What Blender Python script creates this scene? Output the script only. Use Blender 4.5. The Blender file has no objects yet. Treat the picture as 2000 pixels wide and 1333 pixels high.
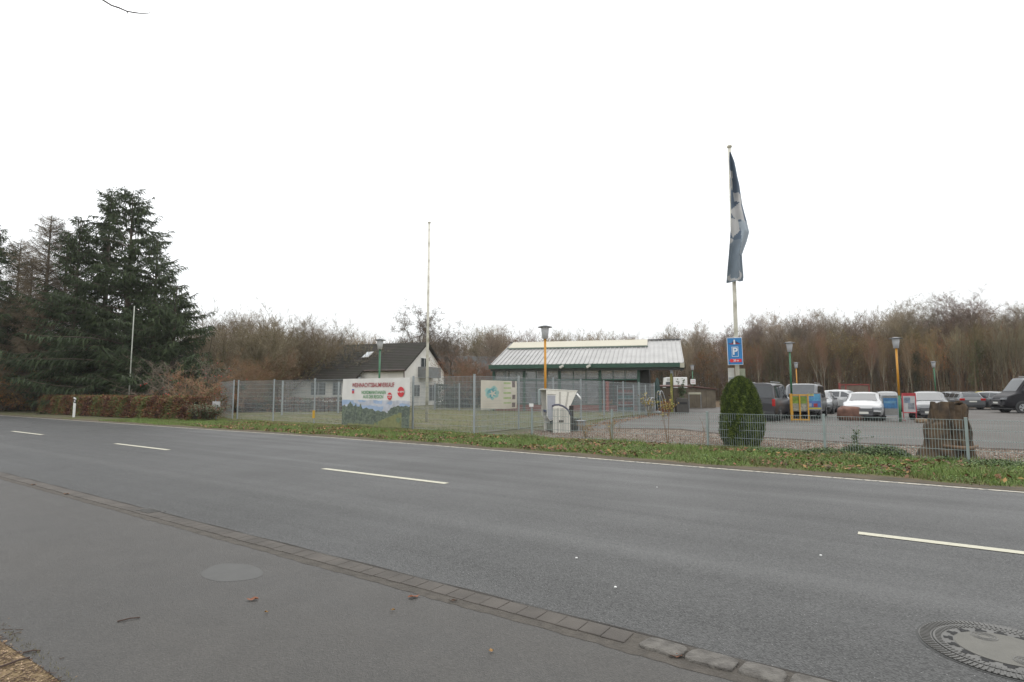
import bpy, math, random
from mathutils import Vector, Matrix
R = math.radians
C = bpy.context.scene.collection
# ---------------------------------------------------------------- camera
FPX, HC = 1100.0, 1.5
PIT = math.atan(98.5/FPX)
sc = bpy.context.scene
cd = bpy.data.cameras.new('camera'); cam = bpy.data.objects.new('camera', cd); C.objects.link(cam)
cd.sensor_width = 36; cd.lens = 36*FPX/2000; cd.clip_start = .05; cd.clip_end = 3000
cam.location = (0, 0, HC); cam.rotation_euler = (R(90)+PIT, 0, 0); sc.camera = cam
# ---------------------------------------------------------------- world and sun (overcast)
w = bpy.data.worlds.new('World'); sc.world = w; w.use_nodes = True
nt = w.node_tree; nt.nodes.clear()
out = nt.nodes.new('ShaderNodeOutputWorld'); bg = nt.nodes.new('ShaderNodeBackground')
sky = nt.nodes.new('ShaderNodeTexSky'); sky.sky_type = 'NISHITA'; sky.sun_disc = False
sky.sun_elevation = R(50); sky.sun_rotation = R(160); sky.dust_density = 6; sky.air_density = 1
tc = nt.nodes.new('ShaderNodeTexCoord'); sp = nt.nodes.new('ShaderNodeSeparateXYZ')
rmp = nt.nodes.new('ShaderNodeMapRange'); rmp.inputs['From Min'].default_value = 0; rmp.inputs['From Max'].default_value = .8
rmp.inputs['To Min'].default_value = 0; rmp.inputs['To Max'].default_value = 1
cr = nt.nodes.new('ShaderNodeValToRGB')
cr.color_ramp.elements[0].color = (10.3, 10.5, 10.5, 1); cr.color_ramp.elements[1].color = (20.5, 20.8, 21, 1)
mx = nt.nodes.new('ShaderNodeMix'); mx.data_type = 'RGBA'; mx.inputs['Factor'].default_value = .93
L = nt.links.new
L(tc.outputs['Generated'], sp.inputs[0]); L(sp.outputs['Z'], rmp.inputs['Value']); L(rmp.outputs[0], cr.inputs[0])
L(sky.outputs[0], mx.inputs[6]); L(cr.outputs[0], mx.inputs[7]); L(mx.outputs[2], bg.inputs[0])
bg.inputs['Strength'].default_value = .1; L(bg.outputs[0], out.inputs[0])
ld = bpy.data.lights.new('sun', 'SUN'); ld.energy = .6; ld.angle = R(40); ld.color = (1, .97, .93)
sun = bpy.data.objects.new('sun', ld); C.objects.link(sun); sun.rotation_euler = (R(40), 0, R(160))
sc.view_settings.view_transform = 'Standard'; sc.view_settings.look = 'None'
sc.view_settings.exposure = 0.0; sc.view_settings.gamma = 1
sc.view_settings.use_curve_mapping = False
# ---------------------------------------------------------------- projection helpers (pixel of the 2000x1333 photograph -> metres)
def at(px, py, h=0):
    r = (px-1000, FPX*math.cos(PIT)-(666.5-py)*math.sin(PIT), FPX*math.sin(PIT)+(666.5-py)*math.cos(PIT))
    t = (h-HC)/r[2]; return Vector((r[0]*t, r[1]*t, h))
def _rf(py): return FPX*math.cos(PIT)-(666.5-py)*math.sin(PIT)
def gx(px, z, py=765):  return (px-1000)/_rf(py)*z               # X of a column at depth z near the horizon
def hz(py, z):  return HC+(FPX*math.sin(PIT)+(666.5-py)*math.cos(PIT))/_rf(py)*z              # height of a row at depth z
RA = math.atan2(1620, 1104)
RD = Vector((-math.sin(RA), math.cos(RA), 0)); RN = Vector((math.cos(RA), math.sin(RA), 0))
def uv(u, v, h=0): return Vector((RD.x*u+RN.x*v, RD.y*u+RN.y*v, h))
def U(P): return P.dot(RD)
def V(P): return P.dot(RN)
# ---------------------------------------------------------------- object helpers
def tag(o, label=None, cat=None, group=None, kind=None):
    if label: o['label'] = label
    if cat: o['category'] = cat
    if group: o['group'] = group
    if kind: o['kind'] = kind
    return o
def thing(name, label, cat, loc=(0, 0, 0), rz=0, group=None):
    o = bpy.data.objects.new(name, None); C.objects.link(o); o.empty_display_size = .2
    o.location = loc; o.rotation_euler = (0, 0, rz)
    return tag(o, label, cat, group)
def copy_tree(o, parent=None):
    c = o.copy(); C.objects.link(c)
    if parent: c.parent = parent
    for ch in [x for x in ALL if x.parent == o]:
        k = copy_tree(ch, c)
    return c
ALL = []
class MB:
    def __init__(s): s.v = []; s.f = []; s.m = []; s.mi = 0
    def face(s, pts):
        b = len(s.v); s.v += [tuple(p) for p in pts]; s.f.append(tuple(range(b, b+len(pts)))); s.m.append(s.mi)
    def box(s, x0, x1, y0, y1, z0, z1, M=None):
        P = [Vector((x, y, z)) for z in (z0, z1) for y in (y0, y1) for x in (x0, x1)]
        if M: P = [M @ p for p in P]
        b = len(s.v); s.v += [tuple(p) for p in P]
        for q in ((0, 2, 3, 1), (4, 5, 7, 6), (0, 1, 5, 4), (2, 6, 7, 3), (0, 4, 6, 2), (1, 3, 7, 5)):
            s.f.append(tuple(b+i for i in q)); s.m.append(s.mi)
        return s
    def tube(s, pts, rad, n=6, cap=True):
        pts = [Vector(p) for p in pts]
        if not isinstance(rad, (list, tuple)): rad = [rad]*len(pts)
        b = len(s.v); a = None
        for i, p in enumerate(pts):
            d = (pts[min(i+1, len(pts)-1)]-pts[max(i-1, 0)])
            d = d.normalized() if d.length > 1e-9 else Vector((0, 0, 1))
            if a is None: a = d.orthogonal().normalized()
            else:
                a = a-d*a.dot(d); a = a.normalized() if a.length > 1e-6 else d.orthogonal().normalized()
            c = d.cross(a)
            for k in range(n):
                t = 2*math.pi*k/n
                s.v.append(tuple(p+(a*math.cos(t)+c*math.sin(t))*rad[i]))
        for i in range(len(pts)-1):
            for k in range(n):
                k2 = (k+1) % n
                s.f.append((b+i*n+k, b+i*n+k2, b+(i+1)*n+k2, b+(i+1)*n+k)); s.m.append(s.mi)
        if cap and n > 2:
            s.f.append(tuple(b+k for k in range(n))[::-1]); s.f.append(tuple(b+(len(pts)-1)*n+k for k in range(n))); s.m += [s.mi]*2
        return s
    def prism(s, poly, y0, y1, M=None):       # poly in (x, z), extruded along y
        n = len(poly); b = len(s.v)
        P = [Vector((x, y, z)) for y in (y0, y1) for x, z in poly]
        if M: P = [M @ p for p in P]
        s.v += [tuple(p) for p in P]
        s.f.append(tuple(b+i for i in range(n))); s.f.append(tuple(b+n+i for i in range(n))[::-1]); s.m += [s.mi]*2
        for i in range(n):
            j = (i+1) % n; s.f.append((b+i, b+n+i, b+n+j, b+j)); s.m.append(s.mi)
        return s
    def flat(s, poly, h):                    # horizontal polygon
        s.face([(p[0], p[1], h) for p in poly]); return s
    def lathe(s, prof, n=20, c=(0, 0, 0)):
        b = len(s.v)
        for r, z in prof:
            for k in range(n):
                t = 2*math.pi*k/n; s.v.append((c[0]+r*math.cos(t), c[1]+r*math.sin(t), c[2]+z))
        for i in range(len(prof)-1):
            for k in range(n):
                k2 = (k+1) % n; s.f.append((b+i*n+k, b+i*n+k2, b+(i+1)*n+k2, b+(i+1)*n+k)); s.m.append(s.mi)
        return s
    def wheel(s, c, r, w, axis='y', n=24):
        pts = []
        for dy in (-w/2, w/2): pts.append((c[0], c[1]+dy, c[2]) if axis == 'y' else (c[0]+dy, c[1], c[2]))
        return s.tube(pts, r, n)
    def build(s, name, mat, parent=None, smooth=False, bevel=0, weld=False):
        me = bpy.data.meshes.new(name); me.from_pydata(s.v, [], s.f)
        mats = mat if isinstance(mat, (list, tuple)) else [mat]
        for m in mats: me.materials.append(m)
        if len(mats) > 1: me.polygons.foreach_set('material_index', s.m)
        if smooth: me.polygons.foreach_set('use_smooth', [True]*len(me.polygons))
        me.update()
        o = bpy.data.objects.new(name, me); C.objects.link(o); ALL.append(o)
        if parent: o.parent = parent
        if weld:
            wd = o.modifiers.new('w', 'WELD'); wd.merge_threshold = .001
        if bevel:
            b = o.modifiers.new('b', 'BEVEL'); b.width = bevel; b.segments = 2; b.limit_method = 'ANGLE'; b.angle_limit = R(40)
        return o
def inst(src, name, parent=None):
    o = bpy.data.objects.new(name, src.data); C.objects.link(o); ALL.append(o)
    if parent: o.parent = parent
    return o
def text_mesh(txt, size, mat, parent, M, name='lettering', sx=1.0, ext=.002, bold=0.0):
    cu = bpy.data.curves.new('t', 'FONT'); cu.body = txt; cu.size = size; cu.align_x = 'CENTER'; cu.align_y = 'CENTER'; cu.extrude = ext
    cu.offset = bold; cu.resolution_u = 3
    t = bpy.data.objects.new('t', cu); C.objects.link(t)
    dg = bpy.context.evaluated_depsgraph_get(); me = bpy.data.meshes.new_from_object(t.evaluated_get(dg))
    bpy.data.objects.remove(t); me.name = name
    me.transform(M @ Matrix.Diagonal((sx, 1, 1, 1)))
    me.materials.clear(); me.materials.append(mat)
    o = bpy.data.objects.new(name, me); C.objects.link(o); o.parent = parent; ALL.append(o); return o
# ---------------------------------------------------------------- materials
MATS = {}
def mat(name, col, rough=.8, var=.0, scale=4.0, col2=None, metal=0, bump=0, bscale=60, spec=None, trans=0, alpha=1, detail=5, emis=0, lo=.35, hi=.65, rnd=0):
    if name in MATS: return MATS[name]
    m = bpy.data.materials.new(name); m.use_nodes = True; n = m.node_tree.nodes; p = n['Principled BSDF']
    p.inputs['Roughness'].default_value = rough; p.inputs['Metallic'].default_value = metal
    if spec is not None: p.inputs['Specular IOR Level'].default_value = spec
    p.inputs['Base Color'].default_value = (*col, 1)
    if trans: p.inputs['Transmission Weight'].default_value = trans
    if alpha < 1: p.inputs['Alpha'].default_value = alpha
    lk = m.node_tree.links.new
    if var or col2:
        if not col2: col2 = tuple(c*(1-var) for c in col)
        tc = n.new('ShaderNodeTexCoord'); nz = n.new('ShaderNodeTexNoise'); nz.inputs['Scale'].default_value = scale; nz.inputs['Detail'].default_value = detail
        r = n.new('ShaderNodeValToRGB'); r.color_ramp.elements[0].position = lo; r.color_ramp.elements[1].position = hi
        r.color_ramp.elements[0].color = (*col2, 1); r.color_ramp.elements[1].color = (*col, 1)
        lk(tc.outputs['Object'], nz.inputs['Vector']); lk(nz.outputs['Fac'], r.inputs[0]); lk(r.outputs[0], p.inputs['Base Color'])
    if bump:
        tc = n.new('ShaderNodeTexCoord'); nz = n.new('ShaderNodeTexNoise'); nz.inputs['Scale'].default_value = bscale; nz.inputs['Detail'].default_value = 4
        b = n.new('ShaderNodeBump'); b.inputs['Strength'].default_value = bump; b.inputs['Distance'].default_value = .02
        lk(tc.outputs['Object'], nz.inputs['Vector']); lk(nz.outputs['Fac'], b.inputs['Height']); lk(b.outputs[0], p.inputs['Normal'])
    if rnd:
        oi = n.new('ShaderNodeObjectInfo'); hs = n.new('ShaderNodeHueSaturation'); src = p.inputs['Base Color'].links[0].from_socket if p.inputs['Base Color'].links else None
        if src: lk(src, hs.inputs['Color'])
        else: hs.inputs['Color'].default_value = (*col, 1)
        a = n.new('ShaderNodeMapRange'); a.inputs['To Min'].default_value = 1-rnd; a.inputs['To Max'].default_value = 1+rnd; lk(oi.outputs['Random'], a.inputs['Value']); lk(a.outputs[0], hs.inputs['Value'])
        wn = n.new('ShaderNodeTexWhiteNoise'); wn.noise_dimensions = '1D'; lk(oi.outputs['Random'], wn.inputs['W'])
        b2 = n.new('ShaderNodeMapRange'); b2.inputs['To Min'].default_value = .475; b2.inputs['To Max'].default_value = .535; lk(wn.outputs['Value'], b2.inputs['Value']); lk(b2.outputs[0], hs.inputs['Hue'])
        lk(hs.outputs[0], p.inputs['Base Color'])
    MATS[name] = m; return m
def dotv(m, vec):
    n = m.node_tree.nodes; tc = n.new('ShaderNodeTexCoord'); d = n.new('ShaderNodeVectorMath'); d.operation = 'DOT_PRODUCT'
    d.inputs[1].default_value = vec; m.node_tree.links.new(tc.outputs['Object'], d.inputs[0]); return d.outputs['Value'], tc.outputs['Object']
def asphalt(name, base, speck, tracks=None, stain=.15, warm=(1, 1, .97), rough=.62, vs=105):
    m = bpy.data.materials.new(name); m.use_nodes = True; n = m.node_tree.nodes; p = n['Principled BSDF']; lk = m.node_tree.links.new
    p.inputs['Specular IOR Level'].default_value = .38
    v, oc = dotv(m, RN); uu, _ = dotv(m, RD)
    def noise(sc_, det, vec=oc):
        x = n.new('ShaderNodeTexNoise'); x.inputs['Scale'].default_value = sc_; x.inputs['Detail'].default_value = det; lk(vec, x.inputs['Vector']); return x.outputs['Fac']
    def math_(op, a, b=None, clamp=False):
        x = n.new('ShaderNodeMath'); x.operation = op; x.use_clamp = clamp
        for i, q in enumerate((a, b)):
            if q is None: continue
            if isinstance(q, (int, float)): x.inputs[i].default_value = q
            else: lk(q, x.inputs[i])
        return x.outputs[0]
    big = noise(.35, 4); mid = noise(3.0, 5)
    # long streaks along the road
    cx = n.new('ShaderNodeCombineXYZ'); lk(math_('MULTIPLY', uu, .06), cx.inputs[0]); lk(math_('MULTIPLY', v, 1.6), cx.inputs[1])
    st = n.new('ShaderNodeTexNoise'); st.inputs['Scale'].default_value = 1.0; st.inputs['Detail'].default_value = 5; lk(cx.outputs[0], st.inputs['Vector'])
    val = math_('ADD', 1.0, math_('MULTIPLY', math_('SUBTRACT', big, .5), stain*2))
    val = math_('ADD', val, math_('MULTIPLY', math_('SUBTRACT', mid, .5), stain*.9))
    val = math_('ADD', val, math_('MULTIPLY', math_('SUBTRACT', st.outputs['Fac'], .5), stain*1.6))
    if tracks:
        for c0, wd, amp in tracks:
            g = math_('DIVIDE', math_('SUBTRACT', math_('ADD', v, math_('MULTIPLY', math_('SUBTRACT', st.outputs['Fac'], .5), .5)), c0), wd)
            g = math_('POWER', 2.718, math_('MULTIPLY', math_('MULTIPLY', g, g), -1))
            val = math_('ADD', val, math_('MULTIPLY', g, amp))
    vo = n.new('ShaderNodeTexVoronoi'); vo.inputs['Scale'].default_value = vs; lk(oc, vo.inputs['Vector'])
    ag = math_('MULTIPLY', math_('SUBTRACT', n_sep(m, vo.outputs['Color']), .5), speck)
    val = math_('ADD', val, ag)
    # pale stones and specks
    vo2 = n.new('ShaderNodeTexVoronoi'); vo2.inputs['Scale'].default_value = 42; lk(oc, vo2.inputs['Vector'])
    sp_ = math_('LESS_THAN', vo2.outputs['Distance'], .13); sel = math_('GREATER_THAN', n_sep(m, vo2.outputs['Color']), .72)
    val = math_('ADD', val, math_('MULTIPLY', math_('MULTIPLY', sp_, sel), speck*3.2))
    vm = n.new('ShaderNodeVectorMath'); vm.operation = 'SCALE'; vm.inputs[0].default_value = tuple(base*c for c in warm); lk(val, vm.inputs['Scale'])
    lk(vm.outputs[0], p.inputs['Base Color'])
    bp = n.new('ShaderNodeBump'); bp.inputs['Strength'].default_value = .8; bp.inputs['Distance'].default_value = .005
    lk(vo.outputs['Distance'], bp.inputs['Height']); lk(bp.outputs[0], p.inputs['Normal'])
    lk(math_('ADD', rough-.1+.05, math_('ADD', math_('MULTIPLY', math_('SUBTRACT', big, .5), .5), math_('MULTIPLY', math_('SUBTRACT', st.outputs['Fac'], .5), .45)), True), p.inputs['Roughness'])
    return m
def n_sep(m, col):
    s = m.node_tree.nodes.new('ShaderNodeSeparateColor'); m.node_tree.links.new(col, s.inputs[0]); return s.outputs[0]
white = mat('white_paint', (.72, .72, .7), .5, .12, 3)
offwhite = mat('weathered_white', (.6, .59, .55), .6, .35, 2.5)
steel = mat('galvanised_steel', (.33, .35, .37), .5, .15, 6, metal=.4)
black = mat('black_plastic', (.02, .02, .02), .5, .2, 5)
glassdark = mat('dark_glass', (.03, .035, .04), .06, .2, 3, spec=.8)
# ================================================================ GROUND
def vf(u):
    T = [(-60, 11.2), (-1.5, 11.32), (4, 11.48), (9.7, 11.83), (16, 11.98), (22.7, 11.75), (46, 11.3), (90, 10.6), (300, 8)]
    for (a, b), (c, d) in zip(T, T[1:]):
        if u <= c: return b+(d-b)*(u-a)/(c-a)
    return 8
def strip(mb, fa, fb, u0, u1, h, n=80):
    for i in range(n):
        a = u0+(u1-u0)*i/n; b = u0+(u1-u0)*(i+1)/n
        mb.face([uv(a, fa(a), h), uv(b, fa(b), h), uv(b, fb(b), h), uv(a, fb(a), h)])
K = lambda c: (lambda u: c)
g = MB(); g.flat([(-900, -300), (900, -300), (900, 1500), (-900, 1500)], -.01)
mg = mat('meadow_ground', (.10, .105, .045), .95, 0, .5, col2=(.12, .105, .075), bump=.6, bscale=25, spec=.1)
tag(g.build('ground', mg), kind='structure')
mroad = asphalt('road_asphalt', .043, 1.4, tracks=[(5.15, .2, .30), (5.9, .5, .08), (9.3, .6, .12), (11, .4, .1)], stain=.22)
g = MB(); strip(g, K(3.43), lambda u: vf(u)+.14, -60, 300, .004, 120)
road = tag(g.build('road', mroad), kind='structure')
mline = mat('road_line_paint', (.44, .42, .33), .7, .0, 30, col2=(.34, .325, .26), lo=.3, hi=.5, detail=8)
for a in (-2.73, 6.14, 15.5, 24.5, 33.5, 42.5, 51.5, 60.5):
    g = MB(); g.face([uv(a, 7.06, .009), uv(a+3.15, 7.06, .009), uv(a+3.15, 7.19, .009), uv(a, 7.19, .009)])
    g.build('lane_marking', mline, road)
mline2 = mat('worn_edge_line_paint', (.42, .385, .31), .7, 0, 14, col2=(.13, .125, .115), lo=.40, hi=.5, detail=8)
g = MB(); strip(g, lambda u: vf(u)-.06, lambda u: vf(u)+.05, -40, 150, .009, 120); g.build('edge_line', mline2, road)
msh = mat('shoulder_dirt', (.12, .098, .07), .95, 0, 2.5, col2=(.08, .07, .055), bump=.7, bscale=60, spec=.1)
g = MB(); strip(g, lambda u: vf(u)+.14, lambda u: vf(u)+.62+.12*math.sin(u*1.3)+.08*math.sin(u*3.1), -60, 120, .008, 200)
tag(g.build('road_shoulder', msh), kind='structure')
mvg = mat('verge_soil', (.10, .11, .04), .95, 0, 2.0, col2=(.13, .10, .065), bump=.8, bscale=30, spec=.1)
g = MB(); strip(g, lambda u: vf(u)+.5, lambda u: 15.75, -60, 32, .003, 120)
tag(g.build('grass_verge', mvg), kind='structure')
mpave = asphalt('pavement_asphalt', .050, .5, stain=.45, warm=(1.06, .99, .9), vs=120)
g = MB(); strip(g, lambda u: 1.22+.05*math.sin(u*2.3)+.03*math.sin(u*5.7), K(3.18), -60, 200, .006, 260)
tag(g.build('pavement', mpave), kind='structure')
msand = mat('sandy_leaf_litter_soil', (.21, .155, .09), .95, 0, 30, col2=(.12, .085, .05), bump=.4, bscale=120, spec=.1, lo=.33, hi=.52, detail=9)
g = MB(); strip(g, K(-30), K(1.32), -60, 60, .002, 10); tag(g.build('sandy_soil', msand), kind='structure')
# pale round patch on the pavement and a worn joint line
mp2 = mat('pavement_patch', (.058, .057, .053), .6, .12, 9)
g = MB(); c = at(452, 1120); pts = []
for k in range(26):
    t = 2*math.pi*k/26; pts.append(c+RD*.30*math.cos(t)*(1+.08*math.sin(3*t))+RN*.2*math.sin(t))
g.flat(pts, .0073); tag(g.build('pavement_patch', mp2), kind='structure')
# kerb of flat pavers, then rough granite setts
rnd = random.Random(5)
mk = mat('concrete_paver', (.088, .077, .066), .85, .35, 3, bump=.4, bscale=120)
mk2 = mat('granite_sett', (.14, .13, .115), .85, 0, 14, col2=(.075, .068, .06), bump=1, bscale=60)
mort = mat('kerb_mortar', (.082, .072, .06), .95, .3, 10, bump=1, bscale=50)
g = MB(); strip(g, lambda u: 3.17+.006*math.sin(u*4)+.006*math.sin(u*17)+.005*math.sin(u*41), K(3.445), -60, 120, .0075, 2500)
kerb = tag(g.build('kerb', mort), kind='structure')
g = MB(); strip(g, lambda u: 3.448+.004*math.sin(u*9), lambda u: 3.462+.007*math.sin(u*5.3), -20, 40, .0085, 600); g.build('joint', mat('kerb_joint', (.03, .026, .022), .95), kerb)
g = MB(); u = 1.42
while u < 30:
    l = .155
    g.mi = 0; j = rnd.uniform(-.004, .004)
    M = Matrix.Translation(uv(u+l/2, 3.345+j, 0)) @ Matrix.Rotation(math.atan2(RD.y, RD.x)+rnd.uniform(-.02, .02), 4, 'Z')
    g.box(-l/2+.0022, l/2-.0022, -.08, .08, -.02, .0135+rnd.uniform(-.001, .0015), M); u += l
o = g.build('paver_row', mk, kerb, bevel=.004); o['kind'] = 'stuff'
def rock_mesh(sx, sy, sz, seed, n=14, rough=.12, boxy=.6):
    r = random.Random(seed); ph = [(r.uniform(0, 6), r.uniform(1.5, 6), Vector((r.uniform(-1, 1), r.uniform(-1, 1), r.uniform(-1, 1)))) for _ in range(9)]
    mb = MB(); nn = n*2; vs = []
    for i in range(n+1):
        th = math.pi*i/n
        for k in range(nn):
            a = 2*math.pi*k/nn; d = Vector((math.sin(th)*math.cos(a), math.sin(th)*math.sin(a), math.cos(th)))
            q = Vector([math.copysign(abs(c)**boxy, c) for c in d])
            s_ = 1+rough*sum(math.sin(p+f*dd.dot(d)*1.3) for p, f, dd in ph)/4
            vs.append((q.x*sx*s_, q.y*sy*s_, q.z*sz*s_))
    mb.v = vs
    for i in range(n):
        for k in range(nn):
            k2 = (k+1) % nn; mb.f.append((i*nn+k, (i+1)*nn+k, (i+1)*nn+k2, i*nn+k2)); mb.m.append(0)
    return mb
setts = MB(); u = 1.33; i = 0
while u > -8:
    l = rnd.uniform(.21, .29); rk = rock_mesh(l/2-.003, .08, .021, 100+i, 12, .07, .34); i += 1
    M = Matrix.Translation(uv(u-l/2, 3.345+rnd.uniform(-.01, .01), .004)) @ Matrix.Rotation(math.atan2(RD.y, RD.x)+rnd.uniform(-.08, .08), 4, 'Z')
    b = len(setts.v); setts.v += [tuple(M @ Vector(p)) for p in rk.v]; setts.f += [tuple(b+q for q in f) for f in rk.f]; setts.m += rk.m
    u -= l+.012
o = setts.build('granite_setts', mk2, kerb, smooth=True); o['kind'] = 'stuff'
# car park and gravel bed
cp = [(1142, 838), (1180, 838), (1330, 840), (1400, 848), (1500, 857), (1700, 869), (2000, 881), (2300, 897)]
cpp = [at(*q) for q in cp]
far_r = Vector((130, 25, 0)); 
mcar = asphalt('carpark_asphalt', .050, .25, stain=.3, warm=(1.13, .99, .84), vs=60, rough=.7)
poly = cpp+[cpp[-1]+Vector((60, -38, 0)), Vector((150, 5, 0)), Vector((150, 60, 0)), at(1990, 798.5), at(1600, 795), at(1400, 796), at(1289, 797), at(1270, 803), at(1279, 808), at(1180, 821)]
g = MB(); g.flat(poly, .008); tag(g.build('car_park', mcar), kind='structure')
mgv = mat('gravel', (.20, .145, .105), .95, 0, 22, col2=(.08, .062, .048), bump=1, bscale=40, spec=.1, detail=7)
gp = [uv(11.5, 15.7), uv(11.5, 18.8), at(1142, 838)]+cpp[1:]+[cpp[-1]+Vector((60, -38, 0)), uv(-60, 15.7)]
g = MB(); g.flat(gp, .0055); tag(g.build('gravel_bed', mgv), kind='structure')
# concrete edging between gravel bed and car park
med = mat('edging_stone', (.2, .17, .15), .9, .3, 5)
g = MB()
for a, b in zip(cpp[1:], cpp[2:]):
    d = (b-a); n_ = Vector((-d.y, d.x, 0)).normalized()
    M = Matrix.Translation(a) @ Matrix.Rotation(math.atan2(d.y, d.x), 4, 'Z'); g.box(0, d.length, -.06, .0, -.02, .05, M)
tag(g.build('edging', med), kind='structure')
# loose stones on the gravel bed
def inside(P, poly):
    c = False; n = len(poly)
    for i in range(n):
        a, b = poly[i], poly[(i+1) % n]
        if (a.y > P.y) != (b.y > P.y) and P.x < (b.x-a.x)*(P.y-a.y)/(b.y-a.y)+a.x: c = not c
    return c
st = MB(); rr = random.Random(8)
for _ in range(30000):
    P = uv(rr.uniform(-8, 12), rr.uniform(15.6, 21.5))
    if not inside(P, gp): continue
    s_ = rr.uniform(.012, .035); st.mi = rr.choice((0, 0, 1, 2))
    M = Matrix.Translation(P+Vector((0, 0, .006))) @ Matrix.Rotation(rr.uniform(0, 3), 4, 'Z') @ Matrix.Rotation(rr.uniform(-.6, .6), 4, 'X')
    b = len(st.v); k = rr.uniform(.6, 1.2)
    st.v += [tuple(M @ Vector(q)) for q in ((s_, 0, 0), (0, s_*k, 0), (-s_, 0, 0), (0, -s_*k, 0), (0, 0, s_*.7))]
    for q in ((0, 1, 4), (1, 2, 4), (2, 3, 4), (3, 0, 4)): st.f.append(tuple(b+i for i in q)); st.m.append(st.mi)
tag(st.build('gravel_stones', [mat('stone_a', (.20, .145, .11), .9), mat('stone_b', (.33, .3, .26), .9), mat('stone_c', (.1, .068, .05), .9)]),
    'loose brown and grey gravel in the bed behind the low fence', 'gravel', kind='stuff')
# lawn inside the fence
mlw = mat('lawn', (.115, .115, .042), .95, 0, .9, col2=(.14, .12, .075), bump=.7, bscale=30, spec=.1)
lp = [uv(32, 16.4), uv(12.4, 15.7), at(1180, 819), at(1279, 806), at(1000, 793), at(600, 792), at(430, 796)]
g = MB(); g.flat(lp, .0095); tag(g.build('lawn', mlw), kind='structure')
# forest floor
mff = mat('forest_floor', (.13, .085, .05), .95, 0, 1.5, col2=(.07, .055, .035), bump=1, bscale=8, spec=.1)
g = MB(); g.flat([at(1990, 798.4), at(1600, 794.8), at(1400, 795.8), at(1240, 786), (0, 95, 0), (0, 400, 0), (500, 400, 0), (500, 62, 0), (150, 60, 0)], .004)
tag(g.build('forest_floor', mff), kind='structure')
# ---- blades, leaves
def blades(mb, P, hgt, wd, rr, lean=.5):
    a = rr.uniform(0, 6.28); dx, dy = math.cos(a)*wd, math.sin(a)*wd
    lx, ly = rr.uniform(-lean, lean)*hgt, rr.uniform(-lean, lean)*hgt
    mb.face([(P.x-dx, P.y-dy, P.z), (P.x+dx, P.y+dy, P.z), (P.x+lx, P.y+ly, P.z+hgt)])
def leafq(mb, P, s, rr, flat=.3):
    nrm = Vector((rr.gauss(0, flat), rr.gauss(0, flat), 1)).normalized(); a = nrm.orthogonal().normalized()
    a = Matrix.Rotation(rr.uniform(0, 6.28), 3, nrm) @ a; b = nrm.cross(a)*rr.uniform(.5, .8)
    P = Vector(P); mb.face([P-a*s, P-b*s*.8-a*.2*s, P+a*s+nrm*s*.3*rr.uniform(-1, 1), P+b*s*.8-a*.1*s])
GR = [mat('grass_a', (.145, .225, .045), .7, .2, 2), mat('grass_b', (.10, .17, .035), .7, .2, 2), mat('grass_c', (.19, .22, .06), .7, .2, 2), mat('grass_d', (.16, .13, .06), .8, .2, 2)]
gb = MB(); rr = random.Random(3)
def verge_edge(u): return vf(u)+.62+.1*math.sin(u*1.3)+.12*math.sin(u*3.1+1)
n = 0
while n < 120000:
    u = -6+40*rr.random()**1.6; v0 = verge_edge(u); v1 = 15.7+ .25*math.sin(u*2)
    v = rr.uniform(v0, v1)
    if rr.random() > min(1, (v-v0)/.35+.25): continue
    P = uv(u, v, 0); gb.mi = rr.choice((0, 0, 1, 2)) if math.sin(u*2.1+v)+math.sin(v*3-u) > -.8 else rr.choice((1, 2, 3))
    h = rr.uniform(.03, .11)*(1+.8*max(0, math.sin(u*1.7)*math.sin(v*2.3)))
    blades(gb, P, h, rr.uniform(.004, .010), rr, .9); n += 1
def cn(u, v): return math.sin(u*2.7+1.3*math.sin(v*3))+math.sin(u*5.9+v*4.1)+.7*math.sin(v*6.3-u*1.9)
n = 0
while n < 42000:
    u = -6+20*rr.random()**1.3; v0 = verge_edge(u)+.05; v = rr.uniform(v0, 15.75); c_ = cn(u, v)
    if c_ < -.3 or (v-v0) < .25*rr.random(): continue
    hh = .03+.055*max(0, c_); gb.mi = rr.choice((0, 0, 1, 1, 2, 4)); leafq(gb, uv(u, v, rr.uniform(.2, 1)*hh), rr.uniform(.010, .022), rr, .6); n += 1
# tufts over the lawn inside the fence
for _ in range(42000):
    u = rr.uniform(12.5, 36); v = 15.9+22*rr.random()**1.6
    if cn(u*.5, v*.5) < -.5: continue
    gb.mi = rr.choice((0, 1, 2, 3, 3)); blades(gb, uv(u, v, .008), rr.uniform(.02, .06), rr.uniform(.006, .014), rr, 1.0)
GR.append(mat('weed_dark', (.05, .085, .028), .8))
tag(gb.build('grass', GR), 'short green grass and weeds on the verge beyond the road', 'grass', kind='stuff')
LV = [mat('leaf_rust', (.17, .065, .032), .8), mat('leaf_brown', (.14, .075, .04), .8), mat('leaf_ochre', (.3, .17, .06), .8), mat('leaf_dark', (.07, .04, .025), .8)]
lf = MB()
for _ in range(3400):
    cu, cv = rr.uniform(-5, 26), rr.uniform(12.3, 15.5)
    if math.sin(cu*1.1+.5)+math.sin(cu*2.7+cv*2)+math.sin(cv*3.1) < .1: continue
    for _ in range(rr.randint(1, 4)):
        v = cv+rr.gauss(0, .15); u = cu+rr.gauss(0, .2)
        if v < verge_edge(u)-.1: continue
        lf.mi = rr.choice((0, 0, 0, 1, 1, 2, 3)); leafq(lf, uv(u, v, rr.uniform(.03, .09)), rr.uniform(.03, .065), rr, .5)
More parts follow.
